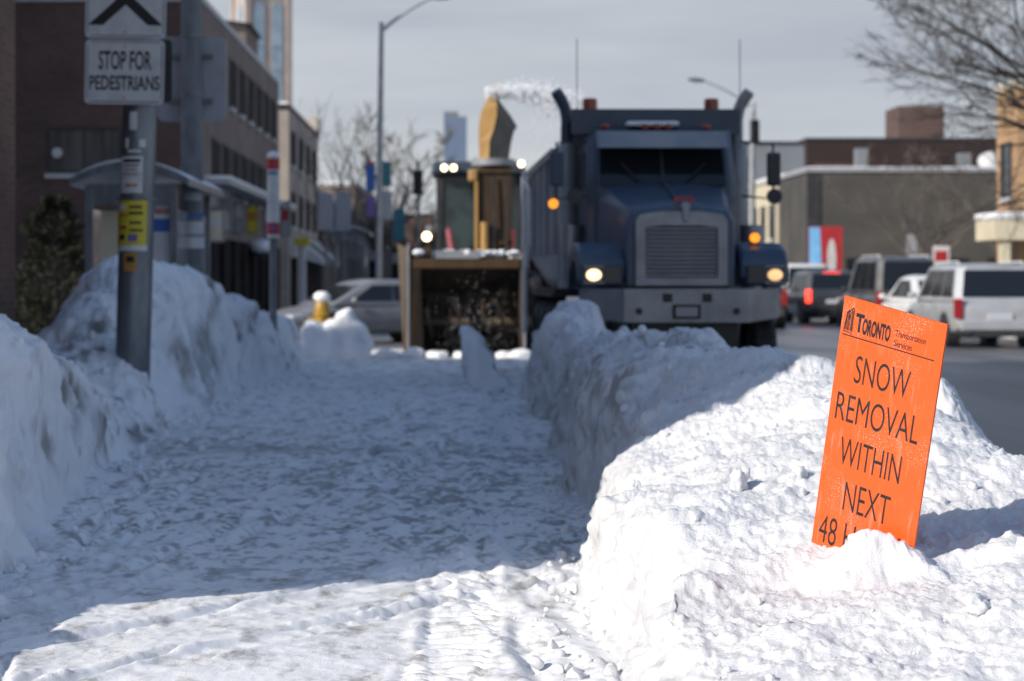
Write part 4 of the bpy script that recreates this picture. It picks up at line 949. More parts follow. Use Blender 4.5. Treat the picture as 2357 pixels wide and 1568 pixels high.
road_sign('road_sign', 905, 932, 480, 553, 66, 'teal', 'teal vertical sign between the lamp post and the snow blower')
road_sign('road_sign', 2146, 2185, 566, 612, 70, 'paper', 'small white road sign with a red panel above the white sedan', extra='red')
road_sign('road_sign', 2085, 2110, 540, 588, 74, 'sign_back', 'narrow grey sign right of the red and blue billboard')
ybb = 76; a, b = P(1862,640,ybb), P(1938,522,ybb); cx = (a.x+b.x)/2
t = empty('advert_board', (cx, ybb, 0), label='upright red and blue advert board with a white oval beside the road', cat='billboard')
w2 = (b.x-a.x)/2; z0, z1 = 1.2, b.z
MB().box(-w2, w2, -.08, .08, z0, z1).build('panel', M['red'], t)
mb = MB(); mb.prism([(-w2+.001, z0+.02),(-w2+.30, z0+.02),(-w2+.46, z1*.62),(-w2+.40, z1-.02),(-w2+.001, z1-.02)], -.09, -.083, 'y'); M['sky_blue'] = weathered('sky_blue_print', (.16,.42,.72), (.22,.5,.78), .5, 0, 3); mb.build('blue_field', M['sky_blue'], t)
mb = MB(); mb.prism([(.22+.17*math.cos(2*math.pi*k/20), 2.15+.78*math.sin(2*math.pi*k/20)) for k in range(20)], -.09, -.083, 'y'); mb.build('oval', M['trim'], t)
MB().box(-w2+.1, w2-.1, -.06, .06, 0, z0-.003).build('base', M['dark'], t)
c = P(806, 515, 72)
shelter('bus_shelter', P(772,0,72).x, P(838,0,72).x, 72, 75, P(0,522,72).z, 'small glass bus shelter with a snowy roof down the street')
# hydrant
c = P(741, 640, 35.55)
t = empty('fire_hydrant', (c.x, 35.55, .12), label='yellow fire hydrant with a snow capped bonnet poking out of the snow block', cat='hydrant')
M['hyd'] = weathered('yellow_hydrant_paint', (.40,.24,.025), (.30,.17,.02), .4, 0, 6)
mb = MB(); mb.lathe([(.16,0),(.16,.05),(.115,.07),(.115,.62),(.15,.64),(.15,.70),(.12,.72)]); mb.build('barrel', M['hyd'], t, smooth=True)
mb = MB(); mb.lathe([(.135,.72),(.13,.82),(.09,.92),(.04,.96),(.035,1.02)]); mb.build('bonnet', M['hyd'], t, smooth=True)
for sx in (-1, 1):
    mb = MB(); mb.tube([(sx*.1,0,.56),(sx*.20,0,.56)], .055, 10); nz_ = mb.build('nozzle', M['hyd'], t, smooth=True)
    mb = MB(); mb.tube([(sx*.2,0,.56),(sx*.24,0,.56)], .065, 6); mb.build('cap', M['hyd'], nz_)
mb = MB(); mb.tube([(0,-.1,.5),(0,-.2,.5)], .07, 10); mb.build('nozzle', M['hyd'], t, smooth=True)
mb = MB(); mb.ball((0,0,.97), .15, 3, (1,1,.7), .04, random.Random(2)); mb.build('snow_cap', M['snow_clean'], t, smooth=True)

# ------------------------------------------------------------------ cars
def paint(name, c, c2=None, rough=.28, metal=.0, salt=True):
    m = weathered(name, c, c2 or tuple(x*.8 for x in c), rough, metal, 2.5, .4, .75); b = m.node_tree.nodes['Principled BSDF']; b.inputs['Coat Weight'].default_value = .5; b.inputs['Coat Roughness'].default_value = .12
    return m
M['p_silver'] = paint('silver_car_paint', (.20,.21,.23), (.16,.165,.18), rough=.35); M['p_silver'].node_tree.nodes['Principled BSDF'].inputs['Coat Weight'].default_value = .15
M['p_white'] = paint('white_car_paint', (.74,.74,.74), (.6,.59,.57))
M['p_van'] = paint('pale_silver_car_paint', (.42,.43,.45), (.34,.34,.345), metal=.2)
M['p_dark'] = paint('dark_grey_car_paint', (.035,.038,.045), (.075,.072,.07))
M['p_grey'] = paint('salted_grey_car_paint', (.045,.047,.052), (.12,.118,.115))
M['car_glass'] = principled('car_glass', (.012,.014,.018), .08, 0)
M['rubber'] = weathered('salted_rubber', (.012,.012,.013), (.05,.048,.046), .85, 0, 5)
M['alloy'] = weathered('alloy_wheel', (.30,.30,.31), (.16,.155,.15), .35, .7, 5)
M['chrome'] = weathered('dull_chrome', (.50,.51,.53), (.34,.33,.32), .3, .8, 3)
M['tail'] = principled('tail_light_red', (.30,.012,.015), .2)
M['tail_on'] = emitter('lit_brake_light', (1,.05,.03), 2.2)
M['lamp_on'] = emitter('lit_headlight', (1.0,.76,.45), 3.6)
M['lamp_head'] = emitter('lit_truck_headlight', (1.0,.70,.36), 1.7)
M['lamp_dim'] = emitter('low_headlight', (1.0,.60,.27), .72)
M['amber_on'] = emitter('lit_amber', (1.0,.30,.02), 1.05)
M['lens'] = principled('clear_lens', (.55,.57,.6), .12)
M['plate_w'] = principled('plate_white', (.5,.52,.56), .5)
def wheel(par, x, y, r, wd, side, rim='alloy'):
    t = MB(); n = 28
    prof = [(r*.62,-wd/2),(r*.9,-wd/2),(r,-wd*.32),(r,wd*.32),(r*.9,wd/2),(r*.62,wd/2)]
    vs = []; fs = []
    for rr, o in prof:
        for k in range(n): a = 2*math.pi*k/n; vs.append((x+o, y+rr*math.cos(a), r+rr*math.sin(a)))
    for i in range(len(prof)-1):
        for k in range(n): fs.append((i*n+k, i*n+(k+1)%n, (i+1)*n+(k+1)%n, (i+1)*n+k))
    t.add(vs, fs); ty_ = t.build('wheel', M['rubber'], par, smooth=True)
    h = MB(); xo = x + side*wd*.40
    h.tube([(x-side*wd*.3, y, r),(xo-side*.03, y, r)], r*.63, 20)
    for k in range(6):
        a = 2*math.pi*k/6; d = Vector((0, math.cos(a), math.sin(a))); e = Vector((0,-math.sin(a), math.cos(a)))*r*.09
        c0 = Vector((xo, y, r)); q = [c0+d*r*.1-e, c0+d*r*.6-e*1.1, c0+d*r*.6+e*1.1, c0+d*r*.1+e]; off = Vector((-side*.03,0,0))
        h.hexa([p+off for p in q], q)
    h.tube([(xo-side*.02,y,r),(xo+side*.008,y,r)], r*.16, 10)
    h.build('rim', M[rim], ty_); return ty_
def car(kind, pm, loc, rz, label, group=None, lights=False, dirty=False, L=4.6, W=1.82, H=1.45, rails=False, name=None):
    t = empty(name or {'sedan':'sedan','suv':'sport_utility','van':'minivan'}[kind], (loc[0], loc[1], loc[2] if len(loc) > 2 else ROAD_Z), rz, label=label, cat='car', group=group)
    h2, hw = L/2, W/2
    P_ = dict(sedan=dict(belt=.93, deck=1.0, hood=.86, rb=-h2+.42, rr=-h2+1.45, fr=h2-2.15, fb=h2-.98),
              suv=dict(belt=1.08, deck=1.08, hood=1.06, rb=-h2+.10, rr=-h2+.38, fr=h2-1.95, fb=h2-1.28),
              van=dict(belt=1.02, deck=1.02, hood=.98, rb=-h2+.10, rr=-h2+.36, fr=h2-1.85, fb=h2-.95))[kind]
    s = .30
    st = [(-h2, hw*.80, .42, P_['deck']-.16), (-h2+.06, hw*.93, .34, P_['deck']-.04), (-h2+.35, hw*.985, .25, P_['deck']), (P_['rb']+.35, hw, .22, P_['belt']+.0), (0, hw, .2, P_['belt']-.03),
          (P_['fb']-.2, hw, .2, P_['belt']-.03), (P_['fb']+.15, hw*.99, .2, P_['hood']), (h2-.45, hw*.96, .22, P_['hood']-.07), (h2-.1, hw*.86, .26, P_['hood']-.20), (h2, hw*.72, .34, P_['hood']-.32)]
    rings = []
    for (y, w_, zb, zt) in st:
        d = zt-zb
        half = [(.80, zb), (.96, zb+.10*d), (1.0, zb+.38*d), (.995, zb+.66*d), (.955, zb+.93*d), (.86, zt), (.45, zt+.015)]
        rings.append([(-w_*a, y, z) for a, z in half] + [(w_*a, y, z) for a, z in half[::-1]])
    b = MB(); b.loft(rings); b.build('body', pm, t, smooth=True, sub=1)
    # cabin
    zb, zr = P_['belt']-.04, H; wb, wr = hw*.93, hw*(.74 if kind == 'sedan' else .80)
    def ring(z, y0, y1, w_):
        k = .10 if kind == 'sedan' else .17
        return [(-w_+k, y0, z), (w_-k, y0, z), (w_, y0+k, z), (w_, y1-k, z), (w_-k, y1, z), (-w_+k, y1, z), (-w_, y1-k, z), (-w_, y0+k, z)]
    zm = zr-.07
    f = (zm-zb)/(zr-zb)
    ym0, ym1 = P_['rb']+(P_['rr']-P_['rb'])*f, P_['fb']+(P_['fr']-P_['fb'])*f
    wm = wb+(wr-wb)*f
    g = MB(); g.loft([ring(zb, P_['rb'], P_['fb'], wb), ring(zm, ym0, ym1, wm), ring(zr-.012, P_['rr']+.08, P_['fr']-.1, wr-.05), ring(zr+.015, P_['rr']+.30, P_['fr']-.30, wr-.14), ring(zr+.03, P_['rr']+.7, P_['fr']-.6, wr-.3)])
    g.build('cabin', pm, t, smooth=True)
    e = .008
    def lerp(a, c, s_): return a+(c-a)*s_
    def yat(r0, r1, z): return lerp(r0, r1, (z-zb)/(zr-zb))
    def wat(z): return lerp(wb, wr, (z-zb)/(zr-zb))
    za, zc = zb+.10, zm-.05
    q = MB(); q.hexa([(-wat(za)+.13, yat(P_['rb'],P_['rr'],za)+.02, za), (wat(za)-.13, yat(P_['rb'],P_['rr'],za)+.02, za), (wat(zc)-.13, yat(P_['rb'],P_['rr'],zc)+.02, zc), (-wat(zc)+.13, yat(P_['rb'],P_['rr'],zc)+.02, zc)],
              [(-wat(za)+.13, yat(P_['rb'],P_['rr'],za)-e, za), (wat(za)-.13, yat(P_['rb'],P_['rr'],za)-e, za), (wat(zc)-.13, yat(P_['rb'],P_['rr'],zc)-e, zc), (-wat(zc)+.13, yat(P_['rb'],P_['rr'],zc)-e, zc)])
    q.build('rear_window', M['car_glass'], t)
    q = MB(); q.hexa([(-wat(za)+.12, yat(P_['fb'],P_['fr'],za)-.02, za), (wat(za)-.12, yat(P_['fb'],P_['fr'],za)-.02, za), (wat(zc)-.12, yat(P_['fb'],P_['fr'],zc)-.02, zc), (-wat(zc)+.12, yat(P_['fb'],P_['fr'],zc)-.02, zc)],
              [(-wat(za)+.12, yat(P_['fb'],P_['fr'],za)+e, za), (wat(za)-.12, yat(P_['fb'],P_['fr'],za)+e, za), (wat(zc)-.12, yat(P_['fb'],P_['fr'],zc)+e, zc), (-wat(zc)+.12, yat(P_['fb'],P_['fr'],zc)+e, zc)])
    q.build('windshield', M['car_glass'], t)
    ys0, ys1 = (P_['rb'], P_['fb'])
    cuts = [.09, .50, .90] if kind == 'sedan' else [.06, .34, .64, .93]
    for sx in (-1, 1):
        for a0, a1 in zip(cuts[:-1], cuts[1:]):
            def yy(sf, z): return lerp(yat(P_['rb'],P_['rr'],z)+.1, yat(P_['fb'],P_['fr'],z)-.1, sf)
            a0_, a1_ = a0+.01, a1-.012
            inn = [(sx*(wat(za)-.02), yy(a0_,za), za), (sx*(wat(za)-.02), yy(a1_,za), za), (sx*(wat(zc)-.02), yy(a1_,zc), zc), (sx*(wat(zc)-.02), yy(a0_,zc), zc)]
            q = MB(); q.hexa(inn, [(x+sx*(.02+e), y, z) for x, y, z in inn]); q.build('side_window', M['car_glass'], t)
    # rear and front details
    zt = P_['deck']
    hgt = .16 if kind == 'sedan' else .42
    for sx in (-1, 1):
        x0, x1 = sorted((sx*hw*.955, sx*hw*(.50 if kind == 'sedan' else .80)))
        tl_ = MB().box(x0, x1, -h2-.012, -h2+.22, zt-.14-hgt*(.6 if kind != 'sedan' else 1), zt-.14+hgt*(.4 if kind != 'sedan' else 0)); tl_.build('tail_light', M['tail_on'] if lights else M['tail'], t, bevel=.02)
        x0, x1 = sorted((sx*hw*.90, sx*hw*.52)); MB().box(x0, x1, h2-.32, h2-.03, P_['hood']-.34, P_['hood']-.18).build('headlight', M['lens'], t, bevel=.03)
        mr = MB(); mr.ball((sx*(hw+.10), P_['fb']-.55, P_['belt']+.08), .1, 2, (1.1,.7,.75)); mr.build('mirror', pm if kind != 'suv' else M['dark'], t, smooth=True)
    MB().box(-hw*.86, hw*.86, -h2-.07, -h2+.15, .36, .60).build('rear_bumper', pm, t, bevel=.05)
    MB().box(-.26, .26, -h2-.035 if kind != 'sedan' else -h2-.02, -h2+.03, zt-.42, zt-.28).build('number_plate', M['plate_w'], t)
    MB().box(-hw*.6, hw*.6, -h2-.05, -h2+.1, .24, .355).build('diffuser', M['dark'], t)
    MB().box(-hw*.5, hw*.5, h2-.06, h2+.02, .40, .54).build('grille', M['dark'], t)
    r = .33 if kind != 'suv' else .38
    for sx in (-1, 1):
        for y in (-h2+.85, h2-.88):
            ar = MB(); ar.tube([(sx*(hw-.26), y, r+.02), (sx*(hw+.004), y, r+.02)], r+.075, 22); ar.build('wheel_arch', M['dark'], t)
            wheel(t, sx*(hw-.095), y, r, .215, sx)
    for sx in (-1, 1):
        [MB().box(min(sx*(hw+.012), sx*(hw-.02)), max(sx*(hw+.012), sx*(hw-.02)), y, y+.2, P_['belt']-.17, P_['belt']-.13).build('door_handle', pm, t) for y in (-.75, .35)]
    if rails:
        for sx in (-1, 1):
            rl = MB(); x = sx*(wr-.09); rl.tube([(x, P_['rr']+.3, H-.01), (x, P_['rr']+.4, H+.06), (x, P_['fr']-.5, H+.06), (x, P_['fr']-.4, H-.01)], .02, 6); rl.build('roof_rail', M['p_white'], t)
    if lights: MB().box(-.28, .28, yat(P_['rb'],P_['rr'],zr)-.03, yat(P_['rb'],P_['rr'],zr)+.05, zr-.09, zr-.05).build('brake_light', M['tail_on'], t)
    return t
car('van', M['p_van'], (11.50, 44.6), R(1), 'silver minivan with roof rails, nearest of the traffic in view', L=4.7, W=1.96, H=1.78, rails=True)
car('sedan', M['p_white'], (12.25, 51.6), R(2.5), 'white sedan ahead of the silver minivan', L=4.6, W=1.82, H=1.55)
car('suv', M['p_grey'], (12.85, 59.4), R(3), 'tall salt streaked dark grey utility vehicle ahead of the white sedan', L=5.1, W=2.0, H=2.08, rails=True)
car('suv', M['p_dark'], (12.1, 66.4), R(2), 'dark car with lit red brake lights left of the tall grey utility vehicle', L=4.5, W=1.85, H=1.72, lights=True, name='hatchback')
car('van', M['p_white'], (12.9, 75.5), R(1), 'white van partly hidden beyond the dark braking car', L=5.0, W=2.0, H=2.0, name='delivery_van')
car('suv', M['p_dark'], (8.75, 60.0), 0, 'dark car mostly hidden behind the right fender of the blue truck', L=4.4, W=1.8, H=1.5, name='hatchback')
sil = car('sedan', M['p_silver'], (-2.15, 46.9, -.09), R(122), 'silver sedan turning out of the side street, seen side on behind the hydrant', L=4.75, W=1.82, H=1.47)
for ch in sil.children:
    if ch.name.startswith('headlight'): ch.data.materials[0] = M['lens']

# ------------------------------------------------------------------ blue dump truck
M['t_blue'] = paint('blue_truck_paint', (.040,.072,.122), (.085,.100,.118), rough=.48); M['t_blue'].node_tree.nodes['Principled BSDF'].inputs['Coat Weight'].default_value = .12
M['t_blue_d'] = paint('dark_blue_truck_paint', (.026,.045,.078), (.05,.065,.085), rough=.5); M['t_blue_d'].node_tree.nodes['Principled BSDF'].inputs['Coat Weight'].default_value = .1
M['t_grey'] = weathered('salted_grey_steel', (.24,.25,.27), (.33,.33,.335), .5, .2, 2)
M['t_chrome'] = weathered('salted_chrome', (.29,.30,.32), (.19,.195,.205), .42, .65, 2.5, .35, .7)
M['beacon'] = weathered('amber_red_lens', (.30,.06,.03), (.22,.04,.025), .25, 0, 4)
tr = empty('dump_truck', (2.66, 23.0, 0), R(1.3), label='big blue conventional dump truck with twin exhaust stacks and a silver bumper', cat='truck')
def part(mb, name, m, par=tr, **kw): return mb.build(name, M[m], par, **kw)
# bumper: flat centre, swept ends
def bp_ring(z0, z1, dz=0):
    xs_ = [-1.19,-1.12,-.72,.72,1.12,1.19]; ys_ = [.62,.30,0,0,.30,.62]
    mb = MB(); th = .05
    front = list(zip(xs_, ys_)); back = [(x*.97, y+.06) for x, y in front]
    poly = front + back[::-1]
    lo = [(x, y, z0 + (.05 if abs(x) > 1 else 0)) for x, y in poly]; hi = [(x, y, z1) for x, y in poly]; n = len(poly)
    for i in range(5):
        a, b_, c_, d_ = i, i+1, n-2-i, n-1-i
        mb.hexa([lo[a], lo[b_], lo[c_], lo[d_]], [hi[a], hi[b_], hi[c_], hi[d_]])
    return mb
bmp = part(bp_ring(.915, 1.305), 'bumper', 't_chrome')
mb = MB(); [mb.box(x-.055, x+.055, -.012, -.002, 1.15, 1.25) for x in (-.22, .24)]; part(mb, 'tow_hole', 'black', bmp)
mb = MB(); [mb.tube([(x, -.012, 1.045), (x, -.001, 1.045)], .042, 12) for x in (-.55, .58)]; part(mb, 'tow_eye', 'black', bmp)
mb = MB().box(-.16, .16, -.03, -.003, .96, 1.12); part(mb, 'number_plate', 'shop', bmp)
mb = MB().box(-.13, .13, -.034, -.031, .985, 1.095); part(mb, 'plate_face', 't_grey', bmp)
# hood, lofted from grille to windshield
def hr(y, w_, zt, zb, r=.16):
    return [(-w_, y, zb), (-w_*1.01, y, zb+(zt-zb)*.55), (-w_*.985, y, zt-r), (-w_*.90, y, zt-r*.32), (-w_*.70, y, zt-.03), (-w_*.25, y, zt+.01), (w_*.25, y, zt+.01), (w_*.70, y, zt-.03), (w_*.90, y, zt-r*.32), (w_*.985, y, zt-r), (w_*1.01, y, zb+(zt-zb)*.55), (w_, y, zb)]
mb = MB(); mb.loft([hr(.16,.655,2.24,1.33), hr(.24,.675,2.28,1.33), hr(.75,.72,2.37,1.33), hr(1.35,.79,2.50,1.4), hr(1.78,.86,2.61,1.4)]); hood = part(mb, 'hood', 't_blue', smooth=True, bevel=.01)
mb = MB(); mb.tube([(0,.30,2.30),(0,1.7,2.625)], .022, 8); part(mb, 'hood_ridge', 't_blue', hood)
# grille
mb = MB(); gx0, gx1, gz0, gz1 = -.565, .565, 1.335, 2.20
top = [(gx0, gz1-.10), (gx0+.06, gz1-.03), (-.25, gz1+.005), (.25, gz1+.005), (gx1-.06, gz1-.03), (gx1, gz1-.10)]
iw = .125
outer = [(gx0, gz0), (gx1, gz0)] + top[::-1]; inner = [(gx0+iw, gz0+.10), (gx1-iw, gz0+.10), (gx1-iw, gz1-.20), (gx1-iw-.02, gz1-.19), (.25, gz1-.17), (-.25, gz1-.17), (gx0+iw+.02, gz1-.19), (gx0+iw, gz1-.20)]
n = len(outer)
vs = [(x, .08, z) for x, z in outer] + [(x, .08, z) for x, z in inner] + [(x, .17, z) for x, z in outer] + [(x, .17, z) for x, z in inner]
fs = []
for i in range(n):
    j = (i+1) % n; fs += [(i, j, n+j, n+i), (i, i+2*n, j+2*n, j), (n+i, n+j, 3*n+j, 3*n+i)]
mb.add(vs, fs); gr = part(mb, 'grille_surround', 't_chrome', bevel=.012)
mb = MB().box(gx0+iw, gx1-iw, .15, .159, gz0+.1, gz1-.17); part(mb, 'radiator', 'black', gr)
mb = MB()
z = gz0+.115
while z < gz1-.2: mb.hexa([(gx0+iw+.002,.10,z),(gx1-iw-.002,.10,z),(gx1-iw-.002,.148,z+.018),(gx0+iw+.002,.148,z+.018)], [(gx0+iw+.002,.10,z+.024),(gx1-iw-.002,.10,z+.024),(gx1-iw-.002,.148,z+.03),(gx0+iw+.002,.148,z+.03)]); z += .049
part(mb, 'grille_bars', 't_grey', gr)
mb = MB(); mb.prism([(-.04,2.19),(-.055,2.28),(0,2.32),(.055,2.28),(.04,2.19),(.025,2.08),(-.025,2.08)], .05, .075, 'y'); orn = part(mb, 'hood_ornament', 't_chrome', bevel=.01)
mb = MB().box(-.115,-.055,.20,.24,2.315,2.375).box(.055,.115,.20,.24,2.315,2.375).box(-.053,.053,.20,.24,2.335,2.375); part(mb, 'red_badge', 'red', orn)
# fenders with headlamp pods
for sx in (-1, 1):
    prof = [(.22,1.40),(.22,1.62),(.35,1.76),(.60,1.84),(1.15,1.86),(1.65,1.72),(1.85,1.45),(1.72,1.30),(1.55,1.52),(1.1,1.68),(.65,1.62),(.40,1.36)]
    mb = MB(); x0, x1 = sorted((sx*.66, sx*1.235)); mb.prism(prof, x0, x1, 'x'); fd = part(mb, 'fender', 't_blue', bevel=.06, seg=3)
    x0, x1 = sorted((sx*.72, sx*1.20)); mb = MB().box(x0, x1, .16, .30, 1.34, 1.585); pod = part(mb, 'headlamp_pod', 't_blue_d', fd, bevel=.03)
    x0, x1 = sorted((sx*.75, sx*.94)); mb = MB().box(x0, x1, .148, .158, 1.38, 1.55); part(mb, 'dark_lens', 'car_glass', pod)
    x0, x1 = sorted((sx*.96, sx*1.155)); mb = MB(); mb.ball(((x0+x1)/2, .15, 1.465), 1, 3, (.088,.03,.068)); hl = part(mb, 'headlight', 'lamp_head' if sx < 0 else 'lamp_dim', pod, smooth=True)
    mb = MB().box(x0-.02, x1+.02, .145, .1585, 1.365, 1.384).box(x0-.02, x1+.02, .145, .1585, 1.556, 1.575); part(mb, 'lamp_trim', 't_chrome', pod)
    if sx > 0:
        mb = MB(); mb.tube([(.885,.50,1.905),(.885,.56,1.905)], .056, 16); al = part(mb, 'signal_lamp', 'amber_on', fd)
        mb = MB(); mb.tube([(.885,.565,1.905),(.885,.62,1.905)], .07, 12); mb.box(.87,.90,.57,.61,1.80,1.86); part(mb, 'lamp_stalk', 'dark', fd)
    # front axle wheels
    wheel(tr, sx*1.02, 1.12, .54, .30, sx, 't_grey')
    x0, x1 = sorted((sx*1.175, sx*1.235)); mb = MB(); mb.prism([(.42,1.34),(.62,1.60),(1.1,1.66),(1.55,1.5),(1.7,1.28),(1.75,1.5),(1.2,1.78),(.5,1.72),(.3,1.4)], x0, x1, 'x'); part(mb, 'fender_lip', 't_blue_d', fd)
# cab
mb = MB(); rg_ = lambda z, y0, y1, w_: [(-w_+.12,y0,z),(w_-.12,y0,z),(w_,y0+.14,z),(w_,y1,z),(-w_,y1,z),(-w_,y0+.14,z)]
mb.loft([rg_(1.15,1.80,3.1,.98), rg_(2.56,1.80,3.1,1.0), rg_(3.08,2.02,3.1,.97), rg_(3.26,2.18,3.1,.92), rg_(3.36,2.45,3.05,.78)]); cab = part(mb, 'cab', 't_blue_d', smooth=True, bevel=.03)
mb = MB(); e = .02
mb.hexa([(-.83,1.80,2.585),(.83,1.80,2.585),(.80,2.02,3.05),(-.80,2.02,3.05)], [(-.83,1.77,2.585),(.83,1.77,2.585),(.80,1.99,3.05),(-.80,1.99,3.05)]); part(mb, 'windshield', 'car_glass', cab)
mb = MB(); mb.hexa([(-.02,1.768,2.60),(.02,1.768,2.60),(.02,1.985,3.05),(-.02,1.985,3.05)], [(-.02,1.76,2.60),(.02,1.76,2.60),(.02,1.975,3.05),(-.02,1.975,3.05)]); part(mb, 'windshield_divider', 'dark', cab)
for sx in (-1, 1):
    mb = MB(); mb.tube([(sx*.3,1.76,2.62),(sx*.55,1.80,2.86)], .012, 5); part(mb, 'wiper', 'black', cab)
    x0, x1 = sorted((sx*.97, sx*1.006)); mb = MB(); mb.prism([(2.05,2.55),(2.95,2.55),(2.95,3.02),(2.22,3.02)], x0, x1, 'x'); part(mb, 'side_window', 'car_glass', cab)
mb = MB(); mb.hexa([(-.86,1.62,3.03),(.86,1.62,3.03),(.83,2.0,3.12),(-.83,2.0,3.12)], [(-.86,1.60,3.06),(.86,1.60,3.06),(.86,2.06,3.26),(-.86,2.06,3.26)])
mb = MB(); mb.hexa([(-.84,1.60,3.04),(.84,1.60,3.04),(.84,1.63,3.04),(-.84,1.63,3.04)], [(-.85,1.80,3.26),(.85,1.80,3.26),(.85,2.12,3.26),(-.85,2.12,3.26)]); vis = part(mb, 'sun_visor', 't_grey', cab)
for x in (-.855,.855): mb = MB(); mb.hexa([(x-.02,1.592,3.036),(x+.02,1.592,3.036),(x+.02,1.635,3.036),(x-.02,1.635,3.036)], [(x-.02,1.79,3.268),(x+.02,1.79,3.268),(x+.02,2.13,3.268),(x-.02,2.13,3.268)]); part(mb, 'visor_end', 't_chrome', vis)
for x in (-.72, -.19, -.04, .115, .62):
    mb = MB(); mb.ball((x, 2.13, 3.335), .055, 2, (1.2,1.3,.8)); part(mb, 'marker_light', 'beacon', cab, smooth=True)
mb = MB(); mb.box(-.42,.28,2.25,2.6,3.36,3.42); part(mb, 'roof_snow', 'snow_clean', cab, bevel=.03)
# exhaust stacks with curved tips
for sx in (-1, 1):
    x = sx*1.13
    mb = MB(); mb.tube([(x,3.28,1.3),(x,3.28,3.45),(x,3.28,3.52),(x+sx*.02,3.27,3.66),(x+sx*.07,3.25,3.77),(x+sx*.13,3.22,3.86),(x+sx*.15,3.21,3.89)], [.075,.075,.075,.078,.08,.08,.07], 16); stck = part(mb, 'exhaust_stack', 't_blue_d' if sx < 0 else 't_grey', smooth=True)
    mb = MB(); mb.tube([(x,3.28,1.5),(x,3.28,1.55),(x,3.28,3.15),(x,3.28,3.2)], [.09,.125,.125,.09], 16); part(mb, 'heat_shield', 't_grey', stck, smooth=True)
    # mirrors on tube brackets
    mx_ = sx*1.36
    mb = MB(); mb.tube([(sx*.97,2.0,3.14),(mx_,1.95,3.12),(mx_,1.95,2.42),(sx*.98,2.0,2.46)], .018, 6); br = part(mb, 'mirror_bracket', 'dark')
    mb = MB().box(mx_-.085, mx_+.085, 1.86, 1.95, 2.58, 3.0); part(mb, 'mirror', 't_blue_d' if sx < 0 else 'dark', br, bevel=.025)
    mb = MB(); mb.tube([(mx_-sx*(.0 if sx > 0 else .22),1.86,2.45),(mx_-sx*(.0 if sx > 0 else .22),1.93,2.45)], [.10,.03], 18); part(mb, 'round_mirror', 'dark', br)
    mb = MB(); mb.tube([(sx*1.05,2.6,3.1),(sx*1.05,2.6,4.5)], .006, 5); part(mb, 'antenna', 'dark')
    mb = MB(); mb.tube([(sx*1.16,2.3,1.3),(sx*1.16,2.3,2.1)], .16, 16); part(mb, 'air_cleaner', 't_chrome', smooth=True)
    mb = MB().box(min(sx*.7,sx*1.2), max(sx*.7,sx*1.2), 1.95, 3.0, .55, 1.0); part(mb, 'fuel_tank', 't_grey', bevel=.1)
    for y in (5.3, 6.7, 8.1): wheel(tr, sx*.98, y, .54, .52, sx, 't_grey')
    for y0 in (5.9,):
        mb = MB().box(min(sx*.72,sx*1.24), max(sx*.72,sx*1.24), 4.55, 8.85, 1.17, 1.22); part(mb, 'mud_guard', 'dark')
mb = MB(); mb.tube([(-1.40,1.93,2.36),(-1.40,1.99,2.36)], .06, 16); part(mb, 'signal_lamp', 'amber_on')
mb = MB(); mb.tube([(-1.40,2.0,2.36),(-1.38,2.0,2.43)], .02, 6); part(mb, 'lamp_stalk', 'dark')
mb = MB().box(-.45, .45, .25, 8.8, .62, .90); part(mb, 'chassis', 'black')
mb = MB().box(-.62, .62, .12, .24, .60, .912).box(-.95,.95,1.0,1.24,.45,.62); part(mb, 'front_axle', 'black')
# dump body with cab guard
mb = MB()
mb.hexa([(-.95,3.55,1.28),(.95,3.55,1.28),(.95,8.9,1.28),(-.95,8.9,1.28)], [(-1.25,3.5,1.75),(1.25,3.5,1.75),(1.25,9.1,1.75),(-1.25,9.1,1.75)])
body = part(mb, 'dump_body', 't_grey', bevel=.02)
mb = MB(); mb.box(-1.25,-1.19,3.5,9.1,1.753,3.05).box(1.19,1.25,3.5,9.1,1.753,3.05).box(-1.188,1.188,3.5,3.58,1.753,3.45); part(mb, 'box_side', 't_grey', body)
for y in (3.5,4.9,6.3,7.7,8.95):
    for s_ in (-1,1): mb = MB().box(1.252 if s_ > 0 else -1.31, 1.31 if s_ > 0 else -1.252, y, y+.12, 1.76, 3.04); part(mb, 'side_stake', 't_grey', body)
mb = MB().box(-1.30,1.30,3.45,9.15,3.053,3.15) if False else MB().box(-1.31,-1.18,3.59,9.15,3.053,3.16).box(1.18,1.31,3.59,9.15,3.053,3.16); part(mb, 'top_rail', 't_grey', body)
mb = MB().box(-1.12,1.12,2.62,3.495,3.46,3.53); gd = part(mb, 'cab_guard', 't_blue_d', body, bevel=.02)
mb = MB().box(-1.14,1.14,2.56,2.615,3.28,3.60); part(mb, 'guard_edge', 't_blue_d', gd)
mb = MB(); [mb.box(x-.03, x+.03, 2.65, 2.72, 3.34, 3.457) for x in (-.7,.7)]; part(mb, 'guard_bracket', 'dark', gd)
for x in (-.86, .72):
    mb = MB(); mb.lathe([(.10,3.535),(.115,3.55),(.115,3.60),(.095,3.61),(.095,3.73),(.085,3.755),(.05,3.76)], (x, 2.85, 0)); part(mb, 'beacon', 'beacon', smooth=True)
mb = MB(); 
rgn = random.Random(3)
xs_ = np.linspace(-1.17, 1.17, 22); ys_ = np.linspace(3.6, 9.0, 44); XX, YY = np.meshgrid(xs_, ys_)
ZZ = 2.55 + .55*np.exp(-((XX/1.0)**2))*(.6+.4*np.exp(-((YY-6)/2)**2)) + .12*fbm(XX*2, YY*2, XX*0, 4, 301)
grid_obj('snow_load', XX, YY, ZZ, M['snow_clean'], parent=tr)

